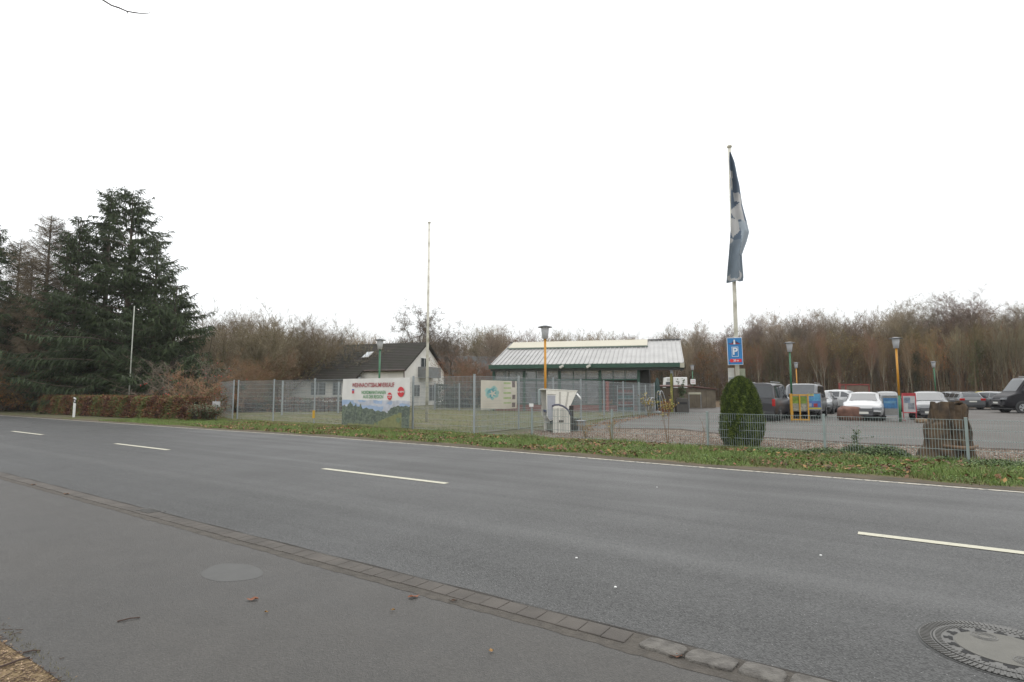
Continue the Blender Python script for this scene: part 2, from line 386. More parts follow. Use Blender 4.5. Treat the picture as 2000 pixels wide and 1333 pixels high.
# leaf line between lawn and car park
a, b = at(1120, 839), at(1285, 809)
for _ in range(1500):
    t = rr.random(); P = a.lerp(b, t)+Vector((rr.gauss(0, .25), rr.gauss(0, .3), .02)); lf.mi = rr.choice((0, 0, 1, 2, 1)); leafq(lf, P, rr.uniform(.03, .06), rr)
for _ in range(1200):   # gravel bed
    P = uv(rr.uniform(-6, 12), rr.uniform(15.7, 19.5), .03); lf.mi = rr.choice((0, 1, 1, 3)); leafq(lf, P, rr.uniform(.02, .045), rr)
tag(lf.build('fallen_leaves', LV), 'rusty brown fallen leaves scattered over verge and gravel', 'leaves', kind='stuff')
# litter on the sandy soil beside the pavement
lt = MB()
for _ in range(15000):
    u, v = rr.uniform(2.8, 6), rr.uniform(.35, 1.33)
    if v > 1.21 and rr.random() < .985: continue
    P = uv(u, v, .008)
    if rr.random() < .2:
        a = rr.uniform(0, 6.28); l = rr.uniform(.008, .035); lt.mi = 3; d = Vector((math.cos(a), math.sin(a), 0))*l; lt.tube([P-d, P+d+Vector((0, 0, .004))], .0016, 4)
    else: lt.mi = rr.choice((1, 3, 4, 4, 4, 5, 5)); leafq(lt, P, rr.uniform(.003, .011), rr)
tag(lt.build('leaf_litter', LV+[mat('litter_pale', (.34, .24, .15), .9), mat('litter_mid', (.2, .14, .09), .9)]), 'brown twigs and leaf litter on the sandy edge of the pavement', 'leaf litter', kind='stuff')
gs = MB()
for _ in range(900):
    u, v = rr.uniform(1, 8), rr.gauss(1.25, .018)
    blades(gs, uv(u, v, .004), rr.uniform(.008, .022), .002, rr, 1.2)
tag(gs.build('grass_edge', [mat('moss_edge', (.15, .13, .05), .9, .4, 20)]), 'thin moss and grass along the near pavement edge', 'moss', kind='stuff')
# ================================================================ FENCES
WG = mat('fence_wire', (.33, .36, .37), .5, .1, 3, metal=.3)
WG2 = mat('fence_wire_green', (.27, .32, .31), .5, .1, 3, metal=.2)
def fence_panel(length, height, z0=.05, wire=.0030, mat_=None, green=False):
    mb = MB(); n = int(length/.05)
    for i in range(n+1):
        x = length*i/n; mb.box(x-wire, x+wire, -.003, .003, z0, z0+height)
    k = max(2, int(round(height/.2)))
    for i in range(k+1):
        z = z0+height*i/k
        mb.box(0, length, -.011, -.003, z-.0045, z+.0045); mb.box(0, length, .003, .011, z-.0045, z+.0045)
    return mb
PCACHE = {}
def fence(name, label, pts, height, post_h, post_w=.06, mt=None, skip=(), nopost=()):
    t = thing(name, label, 'fence', pts[0]); mt = mt or WG
    base = Vector(pts[0])
    for i, p in enumerate(pts):
        if i in nopost: continue
        mb = MB(); mb.box(-post_w/2, post_w/2, -.03, .03, 0, post_h); mb.box(-post_w/2-.004, post_w/2+.004, -.034, .034, post_h, post_h+.02)
        o = mb.build('post', mt, t, bevel=.004); o.location = Vector(p)-base
        d = (Vector(pts[min(i+1, len(pts)-1)])-Vector(pts[max(i-1, 0)])); o.rotation_euler.z = math.atan2(d.y, d.x)
    for i, (a, b) in enumerate(zip(pts, pts[1:])):
        if i in skip: continue
        a = Vector(a); b = Vector(b); L_ = (b-a).length; kx = (round(height, 2), mt.name, L_ > 1.2)
        Ln = 2.5 if L_ > 1.2 else 1.0
        if kx not in PCACHE: PCACHE[kx] = fence_panel(Ln, height).build('wire_panel', mt); o = PCACHE[kx]
        else: o = inst(PCACHE[kx], 'wire_panel')
        o.parent = t; o.location = a-base+Vector((0, 0, 0)); o.rotation_euler.z = math.atan2((b-a).y, (b-a).x); o.scale.x = L_/Ln
    return t
def span(a, b, n): a = Vector(a); b = Vector(b); return [a.lerp(b, i/n) for i in range(n+1)]
FC = at(926, 848)
front = [at(463, 819.5), at(533, 823), at(613, 827.5), at(700, 832.5), at(806, 839), FC]
fence('wire_fence', 'tall grey wire mesh fence along the grass verge carrying both banners', front, 2.0, 2.1)
side = span(FC, at(1279, 807), 9)
side = [at(926, 848)+Vector((.02, .07, 0)), at(1013, 839), at(1081, 831)]+[at(1135, 824.5), at(1180, 818.5), at(1218, 813.5), at(1249, 810), at(1279, 807)]
fence('wire_fence', 'tall grey wire mesh fence running from the verge back to the market hall', side, 2.0, 2.1, nopost=(0,))
back = [at(550, 812), at(660, 808), at(750, 805), at(849, 801), at(897, 802.5), at(955, 803)]
fence('wire_fence', 'tall wire mesh fence across the back of the lawn by the white house', back, 2.05, 2.15, .1)
left = [at(463, 819.5)+Vector((-.25, 0, 0)), at(420, 813)]
fence('wire_fence', 'short end piece of tall wire fence beside the bramble bush', left, 2.0, 2.1)
fence('wire_fence', 'wire mesh gate frame with double rail standing near the hall entrance', [at(1238, 812), at(1262, 812)], 1.8, 1.9)
low = [FC+uv(-.12, -.02), at(1039, 853), at(1196, 862), at(1383, 872), at(1612, 886), at(1892, 905)]
low2 = [low[-1]+Vector((.06, .03, 0)), at(2180, 925), at(2500, 948)]
fence('low_wire_fence', 'low wire mesh fence along the gravel bed in front of the conical conifer', low, .85, .93, .05, WG2, nopost=(0,))
fence('low_wire_fence', 'low wire mesh fence continuing right of the tree stump', low2, .85, .93, .05, WG2, nopost=(0,))
o = MB(); o.box(-.05, .05, -.04, .04, 0, .34); o.box(-.055, .055, -.045, .045, .34, .36)
yb = tag(o.build('marker_sleeve', mat('yellow_sleeve', (.6, .35, .03), .5, .2, 8)), 'yellow plastic sleeve on the tall fence post left of the Christmas banner', 'sleeve'); yb.location = front[2]+Vector((0, -.05, .25))
# ================================================================ BANNERS
fd = (front[4]-front[3]).normalized()
def plane_M(P, xdir, h=0):     # local x along xdir, local y up, local z towards camera
    x = Vector((xdir.x, xdir.y, 0)).normalized(); z = Vector((x.y, -x.x, 0)); y = Vector((0, 0, 1))
    M = Matrix((x, y, z)).transposed().to_4x4(); M.translation = Vector((P.x, P.y, h)); return M
def put(o, M): o.matrix_world = M; return o
def poly2(mb, pts, z, mi): mb.mi = mi; mb.face([(x, y, z) for x, y in pts])
A = at(671.5, 831.5)+uv(0, -.12); B = at(803.5, 839.5)+uv(0, -.12); BW = (B-A).length
bn = thing('banner', 'large white banner with forest picture and Christmas tree sale lettering on the wire fence', 'banner')
hb = hz(832, A.y); ht = hz(741.5, (A.y+B.y)/2); print('banner', BW, ht)
ht = 2.05; BH = ht-.06
bn.matrix_world = plane_M(A, B-A, .06)
nx, ny = 60, 30
def bz(x, y): return .010*math.sin(x*5+y*2)+.004*math.sin(x*9-y*4)+.015*math.sin(x*2.2)
g = MB()
def grid_cloth(mb, W, H, nx, ny, fz, fm, th=.0):
    b = len(mb.v)
    for j in range(ny+1):
        for i in range(nx+1):
            x, y = W*i/nx, H*j/ny; mb.v.append((x, y, fz(x, y)))
    for j in range(ny):
        for i in range(nx):
            q = b+j*(nx+1)+i; mb.f.append((q, q+1, q+nx+2, q+nx+1)); mb.m.append(fm((i+.5)/nx, (j+.5)/ny))
def hill(x): return .46+.02*math.sin(x*9)-.07*x
from mathutils import noise as NZ
def nz(x, y, k): return NZ.noise(Vector((x*k, y*k, k)))
def bm(x, y):
    X, Y = x*1.5, y
    if y > .54+.004*math.sin(x*30): return 0
    r = 1
    if nz(X, Y*3, 4) > .12 or (x > .62 and nz(X, Y*2, 5) > -.25): r = 2
    top = .40-.10*min(1, max(0, x-.25)/.4)+.012*math.sin(x*70)+.01*math.sin(x*33)
    for cx, hh, ww in ((.045, .44, .05), (.135, .51, .075), (.225, .48, .035), (.3, .47, .035), (.38, .40, .03)):
        d = abs(x-cx)/ww
        if d < 1: top = max(top, hh-d*.15+.02*math.sin(y*90)*d)
    if x > .70: top = max(top, .33+.1*min(1, (x-.70)*9)+.03*nz(x, 0, 30))
    if y < top:
        r = 3; n_ = nz(X, Y, 14)+.7*nz(X, Y, 31)
        dk = 0
        for cx, cy, wx, hy in ((.13, .14, .10, .34), (.23, .10, .02, .4), (.355, .12, .06, .24), (.5, .13, .045, .18), (.61, .24, .05, .1), (.93, .06, .06, .3)):
            if cy-.03 < y < cy+hy: 
                w_ = wx*(1-(y-cy)/hy)+.012
                if abs(x-cx)+.015*nz(X, Y, 40) < w_: dk += .35
        if x > .70 and y > .27: dk += .4
        if n_+dk > .42: r = 4
        elif n_ > .3: r = 6
    edge = .03+.27*min(1, max(0, x-.45)/.42)+.01*nz(X, Y, 20)
    if .5 < x < .90 and y < edge: r = 5 if nz(X, Y, 9) < .35 else 6
    if y < .035+.01*nz(X, Y, 15) and x > .1 and x < .9: r = 5
    return r
grid_cloth(g, BW, BH, 190, 120, bz, bm)
BM = [mat('banner_white', (.66, .65, .62), .55, .08, 2), mat('print_sky', (.33, .43, .6), .55, .2, 2.5), mat('print_cloud', (.5, .52, .58), .55, .25, 4),
      mat('print_trees', (.15, .185, .14), .6, .45, 9), mat('print_dark_trees', (.10, .125, .105), .6, .4, 12), mat('print_meadow', (.22, .23, .10), .6, .3, 5), mat('print_trees_light', (.17, .23, .13), .6, .3, 9)]
g.build('print', BM, bn, smooth=True)
def drape(o, M, fz, off=.006):
    for v in o.data.vertices: v.co.z = fz(v.co.x, v.co.y)+off*2+max(0, v.co.z-.045)*.5
    return o
def T(x, y, z=.03): return Matrix.Translation((x, y, z))
def fitw(t, sz):
    cu = bpy.data.curves.new('t', 'FONT'); cu.body = t; cu.size = sz; o = bpy.data.objects.new('t', cu); C.objects.link(o); bpy.context.view_layer.update(); w_ = o.dimensions.x; bpy.data.objects.remove(o); return w_
red = mat('banner_red', (.55, .03, .04), .5); drk = mat('banner_maroon', (.32, .05, .06), .5); grn = mat('banner_green', (.12, .3, .14), .5)
drape(text_mesh('WEIHNACHTSBAUMVERKAUF', .26, drk, bn, T(BW*.48, BH*.855, .045), sx=BW*.63/fitw('WEIHNACHTSBAUMVERKAUF', .26), bold=.004), None, bz)
drape(text_mesh('NORDMANNTANNEN', .2, grn, bn, T(BW*.49, BH*.70, .045), sx=BW*.36/fitw('NORDMANNTANNEN', .2), bold=.003), None, bz)
drape(text_mesh('AUS DER REGION', .2, grn, bn, T(BW*.485, BH*.61, .045), sx=BW*.3/fitw('AUS DER REGION', .2), bold=.003), None, bz)
for cx, cy, r_, t1, sz in ((.885, .715, .205, 'Ab 18,99 \u20ac', .092), (.73, .625, .15, 'Ab dem\n1.12.', .085)):
    g = MB(); g.face([(BW*cx+r_*math.cos(k*.2618), BH*cy+r_*1.0*math.sin(k*.2618), .042) for k in range(24)]); o = g.build('price_disc', red, bn); wz = bz(BW*cx, BH*cy); o.location.z = wz-.022; text_mesh(t1, sz, white, bn, T(BW*cx, BH*cy, wz+.026), bold=.002)
g = MB(); g.mi = 0; zz_ = bz(BW*.18, BH*.72)+.012; g.box(BW*.165, BW*.20, BH*.745, BH*.775, zz_-.002, zz_); g.mi = 1; g.box(BW*.165, BW*.20, BH*.68, BH*.742, zz_-.002, zz_)
g.build('logo', [mat('logo_blue', (.12, .14, .4), .5), mat('logo_red', (.5, .06, .08), .5)], bn)
A2 = at(937, 848)+uv(-.2, .5); 
A2 = side[0].lerp(side[1], .09)+Vector((.06, -.16, 0)); B2 = side[0].lerp(side[1], .88)+Vector((.10, -.16, 0))
b2 = thing('banner', 'cream information banner with teal splash emblem tied to the fence corner', 'banner')
W2 = (B2-A2).length; z0, z1 = hz(801, A2.y), hz(743, A2.y); H2 = z1-z0
b2.matrix_world = plane_M(A2, B2-A2, z0)
def bm2(x, y):
    if x > .87 and x < .96 and (y > .76 or .33 < y < .5 or .05 < y < .22): return 2
    dx, dy = (x-.29), (y-.58)*.9; rr_ = math.hypot(dx, dy)+.09*nz(x*2, y, 6)+.04*nz(x, y, 17)
    st_ = math.hypot(dx-.02, dy+.03)+.035*math.sin(5*math.atan2(dy+.03, dx-.02)+1)
    if st_ < .07: return 0
    if rr_ < .12: return 3
    if rr_ < .2: return 1
    if .62 < x < .83 and (y*9) % 1.6 < .55 and y > .08: return 4
    if .05 < x < .58 and y < .32 and (y*14) % 1.3 < .3: return 5
    return 0
g = MB(); grid_cloth(g, W2, H2, 90, 60, lambda x, y: .02*math.sin(x*4)*math.sin(y*3)+.01*math.sin(x*9), bm2)
g.build('print', [mat('banner_cream', (.52, .49, .41), .6, .12, 2), mat('print_teal', (.3, .48, .44), .6, .3, 6), mat('print_photo', (.2, .17, .16), .6, .5, 12),
                  mat('print_teal_dark', (.12, .32, .34), .6, .3, 9), mat('print_green', (.33, .42, .2), .6, .2, 9), mat('print_grey', (.42, .4, .35), .6)], b2, smooth=True)
# ================================================================ LAMPS
capm = mat('lamp_cap_grey', (.11, .12, .13), .5, .2, 5); glm = mat('lamp_glass_white', (.52, .53, .55), .35, .1, 3)
LG = mat('pole_green', (.035, .15, .07), .45, .2, 4); LY = mat('pole_orange_yellow', (.55, .25, .02), .45, .15, 4)
def lamp(px, ytop, label, up, lowm, ysplit, z=None, lean=0):
    z = z or 1104.4*2.7/(765-ytop); X = gx(px, z, ytop); H = hz(ytop, z)
    t = thing('street_lamp', label, 'street lamp', (X, z, 0), 0, 'lamps of the car park and lawn'); zs = max(.3, hz(ysplit, z))
    MB().tube([(0, 0, 0), (0, 0, zs)], .058, 12).build('pole_base', lowm, t, smooth=True)
    MB().tube([(0, 0, zs), (0, 0, H-.55)], .05, 12).build('pole', up, t, smooth=True)
    MB().lathe([(.06, H-.56), (.115, H-.55), (.155, H-.2), (.16, H-.08)], 20).build('lamp_glass', glm, t, smooth=True)
    MB().lathe([(.0, H-.081), (.30, H-.082), (.305, H-.07), (.2, H-.04), (.07, H-.005), (0, H)], 24).build('lamp_shade', capm, t, smooth=True)
    t.rotation_euler.y = lean; return t
lamp(742.5, 662, 'green street lamp rising behind the Christmas tree banner', LG, LG, 790)
lamp(1064.5, 636, 'orange street lamp in front of the market hall, behind the wicker beach chair', LY, LY, 800)
lamp(1541.5, 668, 'green street lamp between the dark van and the silver van', LG, LY, 775)
lamp(1554.5, 708, 'small distant yellow street lamp above the silver van roof', LY, LG, 780)
lamp(1749, 659, 'street lamp with yellow upper pole and green foot beside the blue advertising board', LY, LG, 773)
lamp(1824.5, 706, 'distant green street lamp leaning slightly behind the silver hatchback', LG, LY, 772, lean=-.02)
L7 = lamp(1352, 713, 'distant green street lamp carrying a small white notice by the wooden shed', LG, LY, 770)
sg = thing('notice_sign', 'small white notice fixed to the distant green lamp pole by the shed', 'sign', L7.location+Vector((0, -.09, 0)))
zz = L7.location.y; g = MB(); g.box(-.26, .26, -.01, .01, hz(751, zz), hz(741, zz)); g.build('panel', white, sg, bevel=.01)
g = MB(); [g.box(-.18, .18, -.014, -.011, hz(y+.9, zz), hz(y, zz)) for y in (744, 747)]; g.build('lettering', mat('notice_red', (.4, .2, .2), .6), sg)
# ================================================================ POLES
polem = mat('flagpole_paint', (.62, .6, .52), .5, 0, 1.6, col2=(.3, .28, .2), lo=.36, hi=.5)
def pole(name, label, px, z, H, r0, r1, group=None, cap=True, m=polem):
    t = thing(name, label, 'flagpole', (gx(px, z), z, 0), 0, group)
    MB().tube([(0, 0, 0), (0, 0, H*.5), (0, 0, H)], [r0, (r0+r1)/2, r1], 12).build('pole', m, t, smooth=True)
    if cap: MB().lathe([(0, H+.12), (r1*1.5, H+.08), (r1*1.7, H+.03), (r1, H)], 12).build('finial', m, t, smooth=True)
    return t
P1 = at(834, 825); t = pole('flagpole', 'bare white flagpole without a flag standing on the lawn', 834, P1.y, hz(437, P1.y), .075, .05)
PZ = 16.3; H2_ = hz(290, PZ)
fp = pole('flagpole', 'weathered white flagpole carrying the long blue flag behind the conifer', 1441.5, PZ, H2_, .062, .045)
P3 = at(254, 812); pole('flagpole', 'thin grey pole rising behind the left hedge before the dark firs', 252.5, P3.y, hz(598, P3.y), .04, .03, cap=False, m=mat('grey_pole', (.4, .42, .36), .6, .3, 2))
# flag
fl = MB(); ZF = PZ-.08
edge = [(300, 1422, 1424.5), (318, 1421, 1432), (345, 1421, 1439), (360, 1420.5, 1444), (400, 1421, 1452), (430, 1422, 1461), (452, 1422, 1466), (470, 1421.5, 1461), (498, 1421, 1450), (520, 1420, 1450), (545, 1419, 1450.5), (553, 1418.5, 1449)]
def eint(y):
    for a, b in zip(edge, edge[1:]):
        if y <= b[0]: t = (y-a[0])/(b[0]-a[0]); return a[1]+(b[1]-a[1])*t, a[2]+(b[2]-a[2])*t
    return edge[-1][1:]
NX, NY = 34, 110
def fmat(s, y, x):
    if y < 318+6*s: return 0
    d1 = (y-345)-(s*10)
    if s < .55 and 338 < y+8*s < 352: return 1
    if .45 < s < .95 and 378 < y-10*s+6 < 396: return 1
    if 415 < y+26*s and y < 421+20*s and s < .8: return 1
    if s < .45 and 431 < y+10*s and y < 466-50*abs(s-.2): return 1
    if s < .25 and 468 < y < 480-30*s: return 1
    if s > .42 and 430+10*(1-s) < y < 500 and s*90 > (y-430)*.35+35: return 3
    if 528 < y < 552 and abs(math.hypot((s-.5)*1.5, (y-541)/16)-.55) < .13 and y > 530+10*(1-s): return 1
    if y > 470: return 2
    return 0
for j in range(NY+1):
    y = 300+253*j/NY; xl, xr = eint(y)
    # pixel columns are for the rows of this height; convert at depth ZF
    k = ZF/1104.4; bottom_tilt = 0
    for i in range(NX+1):
        s = i/NX; x = xl+(xr-xl)*s; yy = y-(s*3 if y > 500 else 0)
        X = gx(x, ZF, yy); Z = hz(yy, ZF)
        D = .09*math.sin(s*9+y*.012)+.06*math.sin(s*4.2-y*.02)+.05*s
        fl.v.append((X, ZF-.1+D*min(1, (y-295)/60), Z))
for j in range(NY):
    for i in range(NX):
        q = j*(NX+1)+i; fl.f.append((q, q+NX+1, q+NX+2, q+1)); y = 300+253*(j+.5)/NY; fl.m.append(fmat((i+.5)/NX, y, 0))
flag = thing('flag', 'long narrow slate blue flag with pale patches hanging limp from the tall flagpole', 'flag')
fl.build('cloth', [mat('flag_slate', (.105, .14, .19), .8, .15, 3), mat('flag_pale', (.47, .47, .47), .8, .15, 4), mat('flag_slate_light', (.17, .21, .25), .8, .15, 3), mat('flag_sky', (.3, .35, .4), .8, .1, 3)], flag, smooth=True)
# parking sign on the pole
blue = mat('sign_blue', (.02, .18, .44), .4, .08, 3); sred = mat('sign_red', (.62, .02, .03), .4); swh = mat('sign_white', (.62, .64, .68), .4)
sz = PZ-.11; ps = thing('parking_sign', 'blue parking sign with white P and red arrow on the flagpole', 'sign')
X0, X1 = gx(1421, sz, 690), gx(1450, sz, 690); Z0, Z1 = hz(713.5, sz), hz(660, sz); SW, SH = X1-X0, Z1-Z0
ps.matrix_world = Matrix.Translation((X0, sz, Z0)) @ Matrix.Rotation(R(90), 4, 'X') @ Matrix.Rotation(R(-6), 4, 'Y') @ Matrix.Rotation(R(1), 4, 'Z')
g = MB(); g.box(0, SW, 0, SH, -.012, .0); g.build('panel', swh, ps, bevel=.01)
g = MB(); g.box(.015, SW-.015, .015, SH-.015, .0005, .003); g.build('face', blue, ps)
g = MB(); fx0, fx1, fy0, fy1 = SW*.29, SW*.72, SH*.3, SH*.66
for a in ((fx0, fx1, fy0, fy0+.012), (fx0, fx1, fy1-.012, fy1), (fx0, fx0+.012, fy0+.0125, fy1-.0125), (fx1-.012, fx1, fy0+.0125, fy1-.0125)): g.box(*a, .003, .005)
g.build('border', swh, ps)
text_mesh('P', .28, swh, ps, T(SW*.5, SH*.485, .006), bold=.008)
g = MB(); g.face([(SW*.1, SH*.155, .006), (SW*.24, SH*.075, .006), (SW*.24, SH*.1, .006), (SW*.9, SH*.1, .006), (SW*.9, SH*.215, .006), (SW*.24, SH*.215, .006), (SW*.24, SH*.24, .006)]); g.build('arrow', sred, ps)
text_mesh('20 m', .075, swh, ps, T(SW*.54, SH*.157, .008), bold=.002)
g = MB(); g.mi = 1; g.prism([(0, 0), (1, 0), (1, 1), (0, 1)], 0, 0) if 0 else None
g.mi = 0; g.face([(SW*.08, SH*.79, .005), (SW*.2, SH*.745, .005), (SW*.8, SH*.745, .005), (SW*.92, SH*.79, .005), (SW*.8, SH*.79, .005), (SW*.62, SH*.86, .005), (SW*.38, SH*.86, .005), (SW*.3, SH*.79, .005)])
g.mi = 1; g.face([(SW*.14, SH*.783, .0065), (SW*.22, SH*.757, .0065), (SW*.78, SH*.757, .0065), (SW*.86, SH*.783, .0065)])
g.mi = 2; g.face([(SW*.42, SH*.75, .008), (SW*.55, SH*.75, .008), (SW*.53, SH*.92, .008), (SW*.44, SH*.92, .008)])
g.build('emblem', [mat('emblem_dark', (.05, .03, .06), .5), mat('emblem_red', (.35, .05, .08), .5), swh], ps)
nb = thing('notice_board', 'pale weathered board on the flagpole below the parking sign, half behind the conifer', 'sign', (gx(1440, PZ)*1.005, PZ+.1, 0), R(-8))
z0, z1 = hz(762, PZ), hz(719, PZ); g = MB(); g.box(-.23, -.05, 0, .02, z0, z1); g.build('panel', offwhite, nb, bevel=.006)
g = MB(); g.box(.05, .25, 0, .02, z0, z1-.02); g.build('panel', mat('mossy_board', (.3, .32, .24), .8, .3, 4), nb, bevel=.006)
g = MB(); g.box(-.22, .22, -.03, -.002, (z0+z1)/2, (z0+z1)/2+.05); g.build('bracket', steel, nb)
# delineator post
P = at(144, 815.5); dl = thing('delineator_post', 'white road edge post with black band in front of the left hedge', 'delineator post', P, R(30))
g = MB(); g.prism([(-.06, 0), (.06, 0), (.06, 1.1), (-.06, 1.18)], -.045, .045); g.build('post', white, dl, bevel=.01)
g = MB(); g.prism([(-.062, .86), (.062, .8), (.062, 1.02), (-.062, 1.08)], -.048, .048); g.build('band', black, dl)
g = MB(); g.box(-.03, .03, -.052, -.049, .88, 1.0); g.build('reflector', mat('reflector', (.5, .5, .5), .2), dl)
P = at(421, 822); bx = thing('marker_post', 'small white marker plate on a thin post at the end of the left hedge', 'marker', P)
g = MB(); g.box(-.2, .2, -.02, .02, .72, .98); g.build('plate', mat('marker_plate', (.42, .42, .42), .6, .2, 4), bx, bevel=.01)
g = MB(); g.box(-.03, .03, .021, .05, 0, .9); g.build('post', steel, bx)
P = low[1]; bx = thing('tag_plate', 'small white tag plate on the low fence post left of the beach chair', 'marker', P+Vector((-.02, -.05, 0)))
g = MB(); g.box(-.07, .07, -.01, .0, .99, 1.1); g.build('plate', white, bx); g = MB(); g.box(-.01, .01, .001, .01, .8, 1.05); g.build('post', steel, bx)
# ================================================================ ROAD FURNITURE
P = at(1964, 1272); mh = thing('manhole_cover', 'round manhole cover with concrete centre and slotted iron rim in the road', 'manhole cover', (P.x, P.y, .0))
iron = mat('cast_iron', (.085, .08, .075), .55, .25, 20, metal=.3, bump=.3, bscale=90)
iron2 = mat('cast_iron_worn', (.10, .097, .09), .5, .25, 14, metal=.3)
def ring(mb, r0, r1, z, a0=0, a1=2*math.pi, n=64):
    for i in range(n):
        a = a0+(a1-a0)*i/n; b = a0+(a1-a0)*(i+1)/n
        mb.face([(r0*math.cos(a), r0*math.sin(a), z), (r1*math.cos(a), r1*math.sin(a), z), (r1*math.cos(b), r1*math.sin(b), z), (r0*math.cos(b), r0*math.sin(b), z)])
g = MB(); ring(g, 0, .425, .006); g.build('bedding', mat('tar', (.05, .05, .048), .8), mh)
g = MB(); ring(g, .345, .41, .011); g.mi = 0
for k in range(96):
    a = 2*math.pi*k/96; M = Matrix.Rotation(a, 4, 'Z'); g.box(.352, .405, -.0045, .0045, .0115, .0155, M)
g.build('frame_ring', iron2, mh)
g = MB(); ring(g, .235, .338, .011); ring(g, .328, .338, .0145)
for k in range(80):
    a = 2*math.pi*k/80; M = Matrix.Rotation(a, 4, 'Z'); g.box(.298, .326, -.005, .005, .0115, .015, M)
g.build('lid_ring', iron2, mh)
for k in range(16):
    g = MB(); a0 = 2*math.pi*k/16; pts = []
    for a, r_ in ((.03, .243), (.30, .243), (.26, .262), (.20, .263), (.22, .286), (.10, .288), (.09, .266), (.03, .262)): pts.append((r_*math.cos(a0+a), r_*math.sin(a0+a), .0128))
    g.face(pts); g.build('slot', mat('slot_black', (.012, .012, .012), .9), mh)
g = MB(); ring(g, 0, .236, .0135); g.build('concrete_fill', mat('manhole_concrete', (.125, .12, .105), .8, .12, 9, bump=.3, bscale=150), mh)
for th in (R(-95), R(85)):
    g = MB()
    for q, (ra, rb) in enumerate(((.028, .036), (.046, .052), (.06, .066))): ring(g, ra, rb, .0155, 0, 6.283, 24)
    o = g.build('emblem_ring', iron2, mh); o.location = (.165*math.cos(th), .165*math.sin(th), 0)
P = at(290, 1000); dg_ = thing('drain_grate', 'small iron drain grate set in the gutter on the left', 'drain grate', (P.x, P.y, -.001), math.atan2(RD.y, RD.x)); dg_.scale = (.8, .62, .9)
g = MB(); g.box(-.26, .26, -.17, .17, .0, .012); g.build('frame', iron, dg_); g = MB()
for k in range(7): g.box(-.2+.06*k, -.175+.06*k, -.13, .13, .0125, .022)
g.build('bar', iron2, dg_)
# twigs and leaves on the pavement and specks of litter on the road
tw = mat('twig_bark', (.07, .045, .035), .9, .2, 30)
def twig(p0, p1, r, label):
    a, b = at(*p0, .012), at(*p1, .012); m_ = a.lerp(b, .5)+Vector((.004, .006, .004)); c = a
    tag(MB().tube([Vector((0, 0, 0)), m_-a, b-a], [r, r*.9, r*.8], 6).build('twig', tw), label, 'twig').location = a
twig((229, 1214), (274, 1206), .005, 'straight dark twig lying on the near pavement')
twig((45, 1275), (79, 1271), .005, 'dark twig lying across the edge of sandy soil and pavement')
twig((0, 1303), (58, 1284), .006, 'long dark twig on the sandy soil in the lower left corner')
rr = random.Random(21)
def bigleaf(px, py, s, m, label):
    g = MB(); P = at(px, py, .014); N = 12; vs = []
    a0 = rr.uniform(0, 6)
    for k in range(N):
        t = 2*math.pi*k/N; r_ = s*(1+.3*math.cos(2*t)+.15*math.sin(5*t)); vs.append((r_*math.cos(t+a0)*1.2, r_*math.sin(t+a0)*.6, .006*math.sin(3*t)+.006))
    b = len(g.v); g.v = [(0, 0, .0)]+vs
    for k in range(N): g.f.append((0, 1+k, 1+(k+1) % N)); g.m.append(0)
    o = tag(g.build('fallen_leaf', m), label, 'leaf'); o.location = P
bigleaf(494, 1171, .032, LV[0], 'curled brown leaf lying alone mid pavement')
bigleaf(808, 1166, .035, LV[0], 'large rusty leaf on the pavement near the paver kerb')
bigleaf(521, 1196, .012, LV[2], 'tiny ochre leaf beside the curled brown leaf')
bigleaf(767, 1192, .012, LV[2], 'tiny yellow leaf below the large rusty leaf')
bigleaf(959, 1272, .014, LV[2], 'small orange leaf on the pavement nearest the granite setts')
bigleaf(66, 947, .04, LV[1], 'brown leaf by the gutter at the far left of the pavement')
bigleaf(130, 965, .04, LV[1], 'brown leaf by the gutter left of the drain grate')
bigleaf(885, 1174, .022, LV[3], 'dark leaf stuck against the kerb pavers')
bigleaf(1322, 1282, .03, LV[0], 'rusty leaf lodged between the granite setts')
for px, py, lb in ((1126, 1090, 'tiny white speck of litter on the near lane'), (1202, 1147, 'tiny white pebble on the near lane close to the kerb'), (1603, 1085, 'tiny white pebble on the road right of centre'), (1283, 952, 'tiny white pebble on the far lane')):
    g = rock_mesh(.011, .008, .006, int(px), 6); o = tag(g.build('pebble', white), lb, 'pebble'); o.location = at(px, py, .008)
# ================================================================ BUILDINGS
def poly3(mb, pts): mb.face([tuple(p) for p in pts])
# ---- white house
HX, HZ = -11.1, 58.0; th = R(20)
hs = thing('white_house', 'white rendered house with dark tiled roof, gable balcony and satellite dish', 'house', (HX, HZ, 0), -th)
# local: x = along ridge (right = +), y = away; origin = nearest gable corner
HL = 10.6; GW = 9.0; EH = 3.77; RH = 6.75
wallm = mat('white_render', (.72, .70, .65), .85, .12, .8, bump=.2, bscale=40)
tile = mat('dark_roof_tiles', (.034, .029, .026), .9, .0, 1.5, col2=(.026, .026, .018), spec=.2)
def tiled(m):
    n = m.node_tree.nodes; tc = n.new('ShaderNodeTexCoord'); wv = n.new('ShaderNodeTexWave'); wv.bands_direction = 'Z'; wv.inputs['Scale'].default_value = 1.6; wv.inputs['Distortion'].default_value = .4
    b = n.new('ShaderNodeBump'); b.inputs['Strength'].default_value = .5; b.inputs['Distance'].default_value = .05
    m.node_tree.links.new(tc.outputs['Object'], wv.inputs['Vector']); m.node_tree.links.new(wv.outputs['Fac'], b.inputs['Height']); m.node_tree.links.new(b.outputs[0], n['Principled BSDF'].inputs['Normal'])
tiled(tile)
g = MB(); gy = GW/2
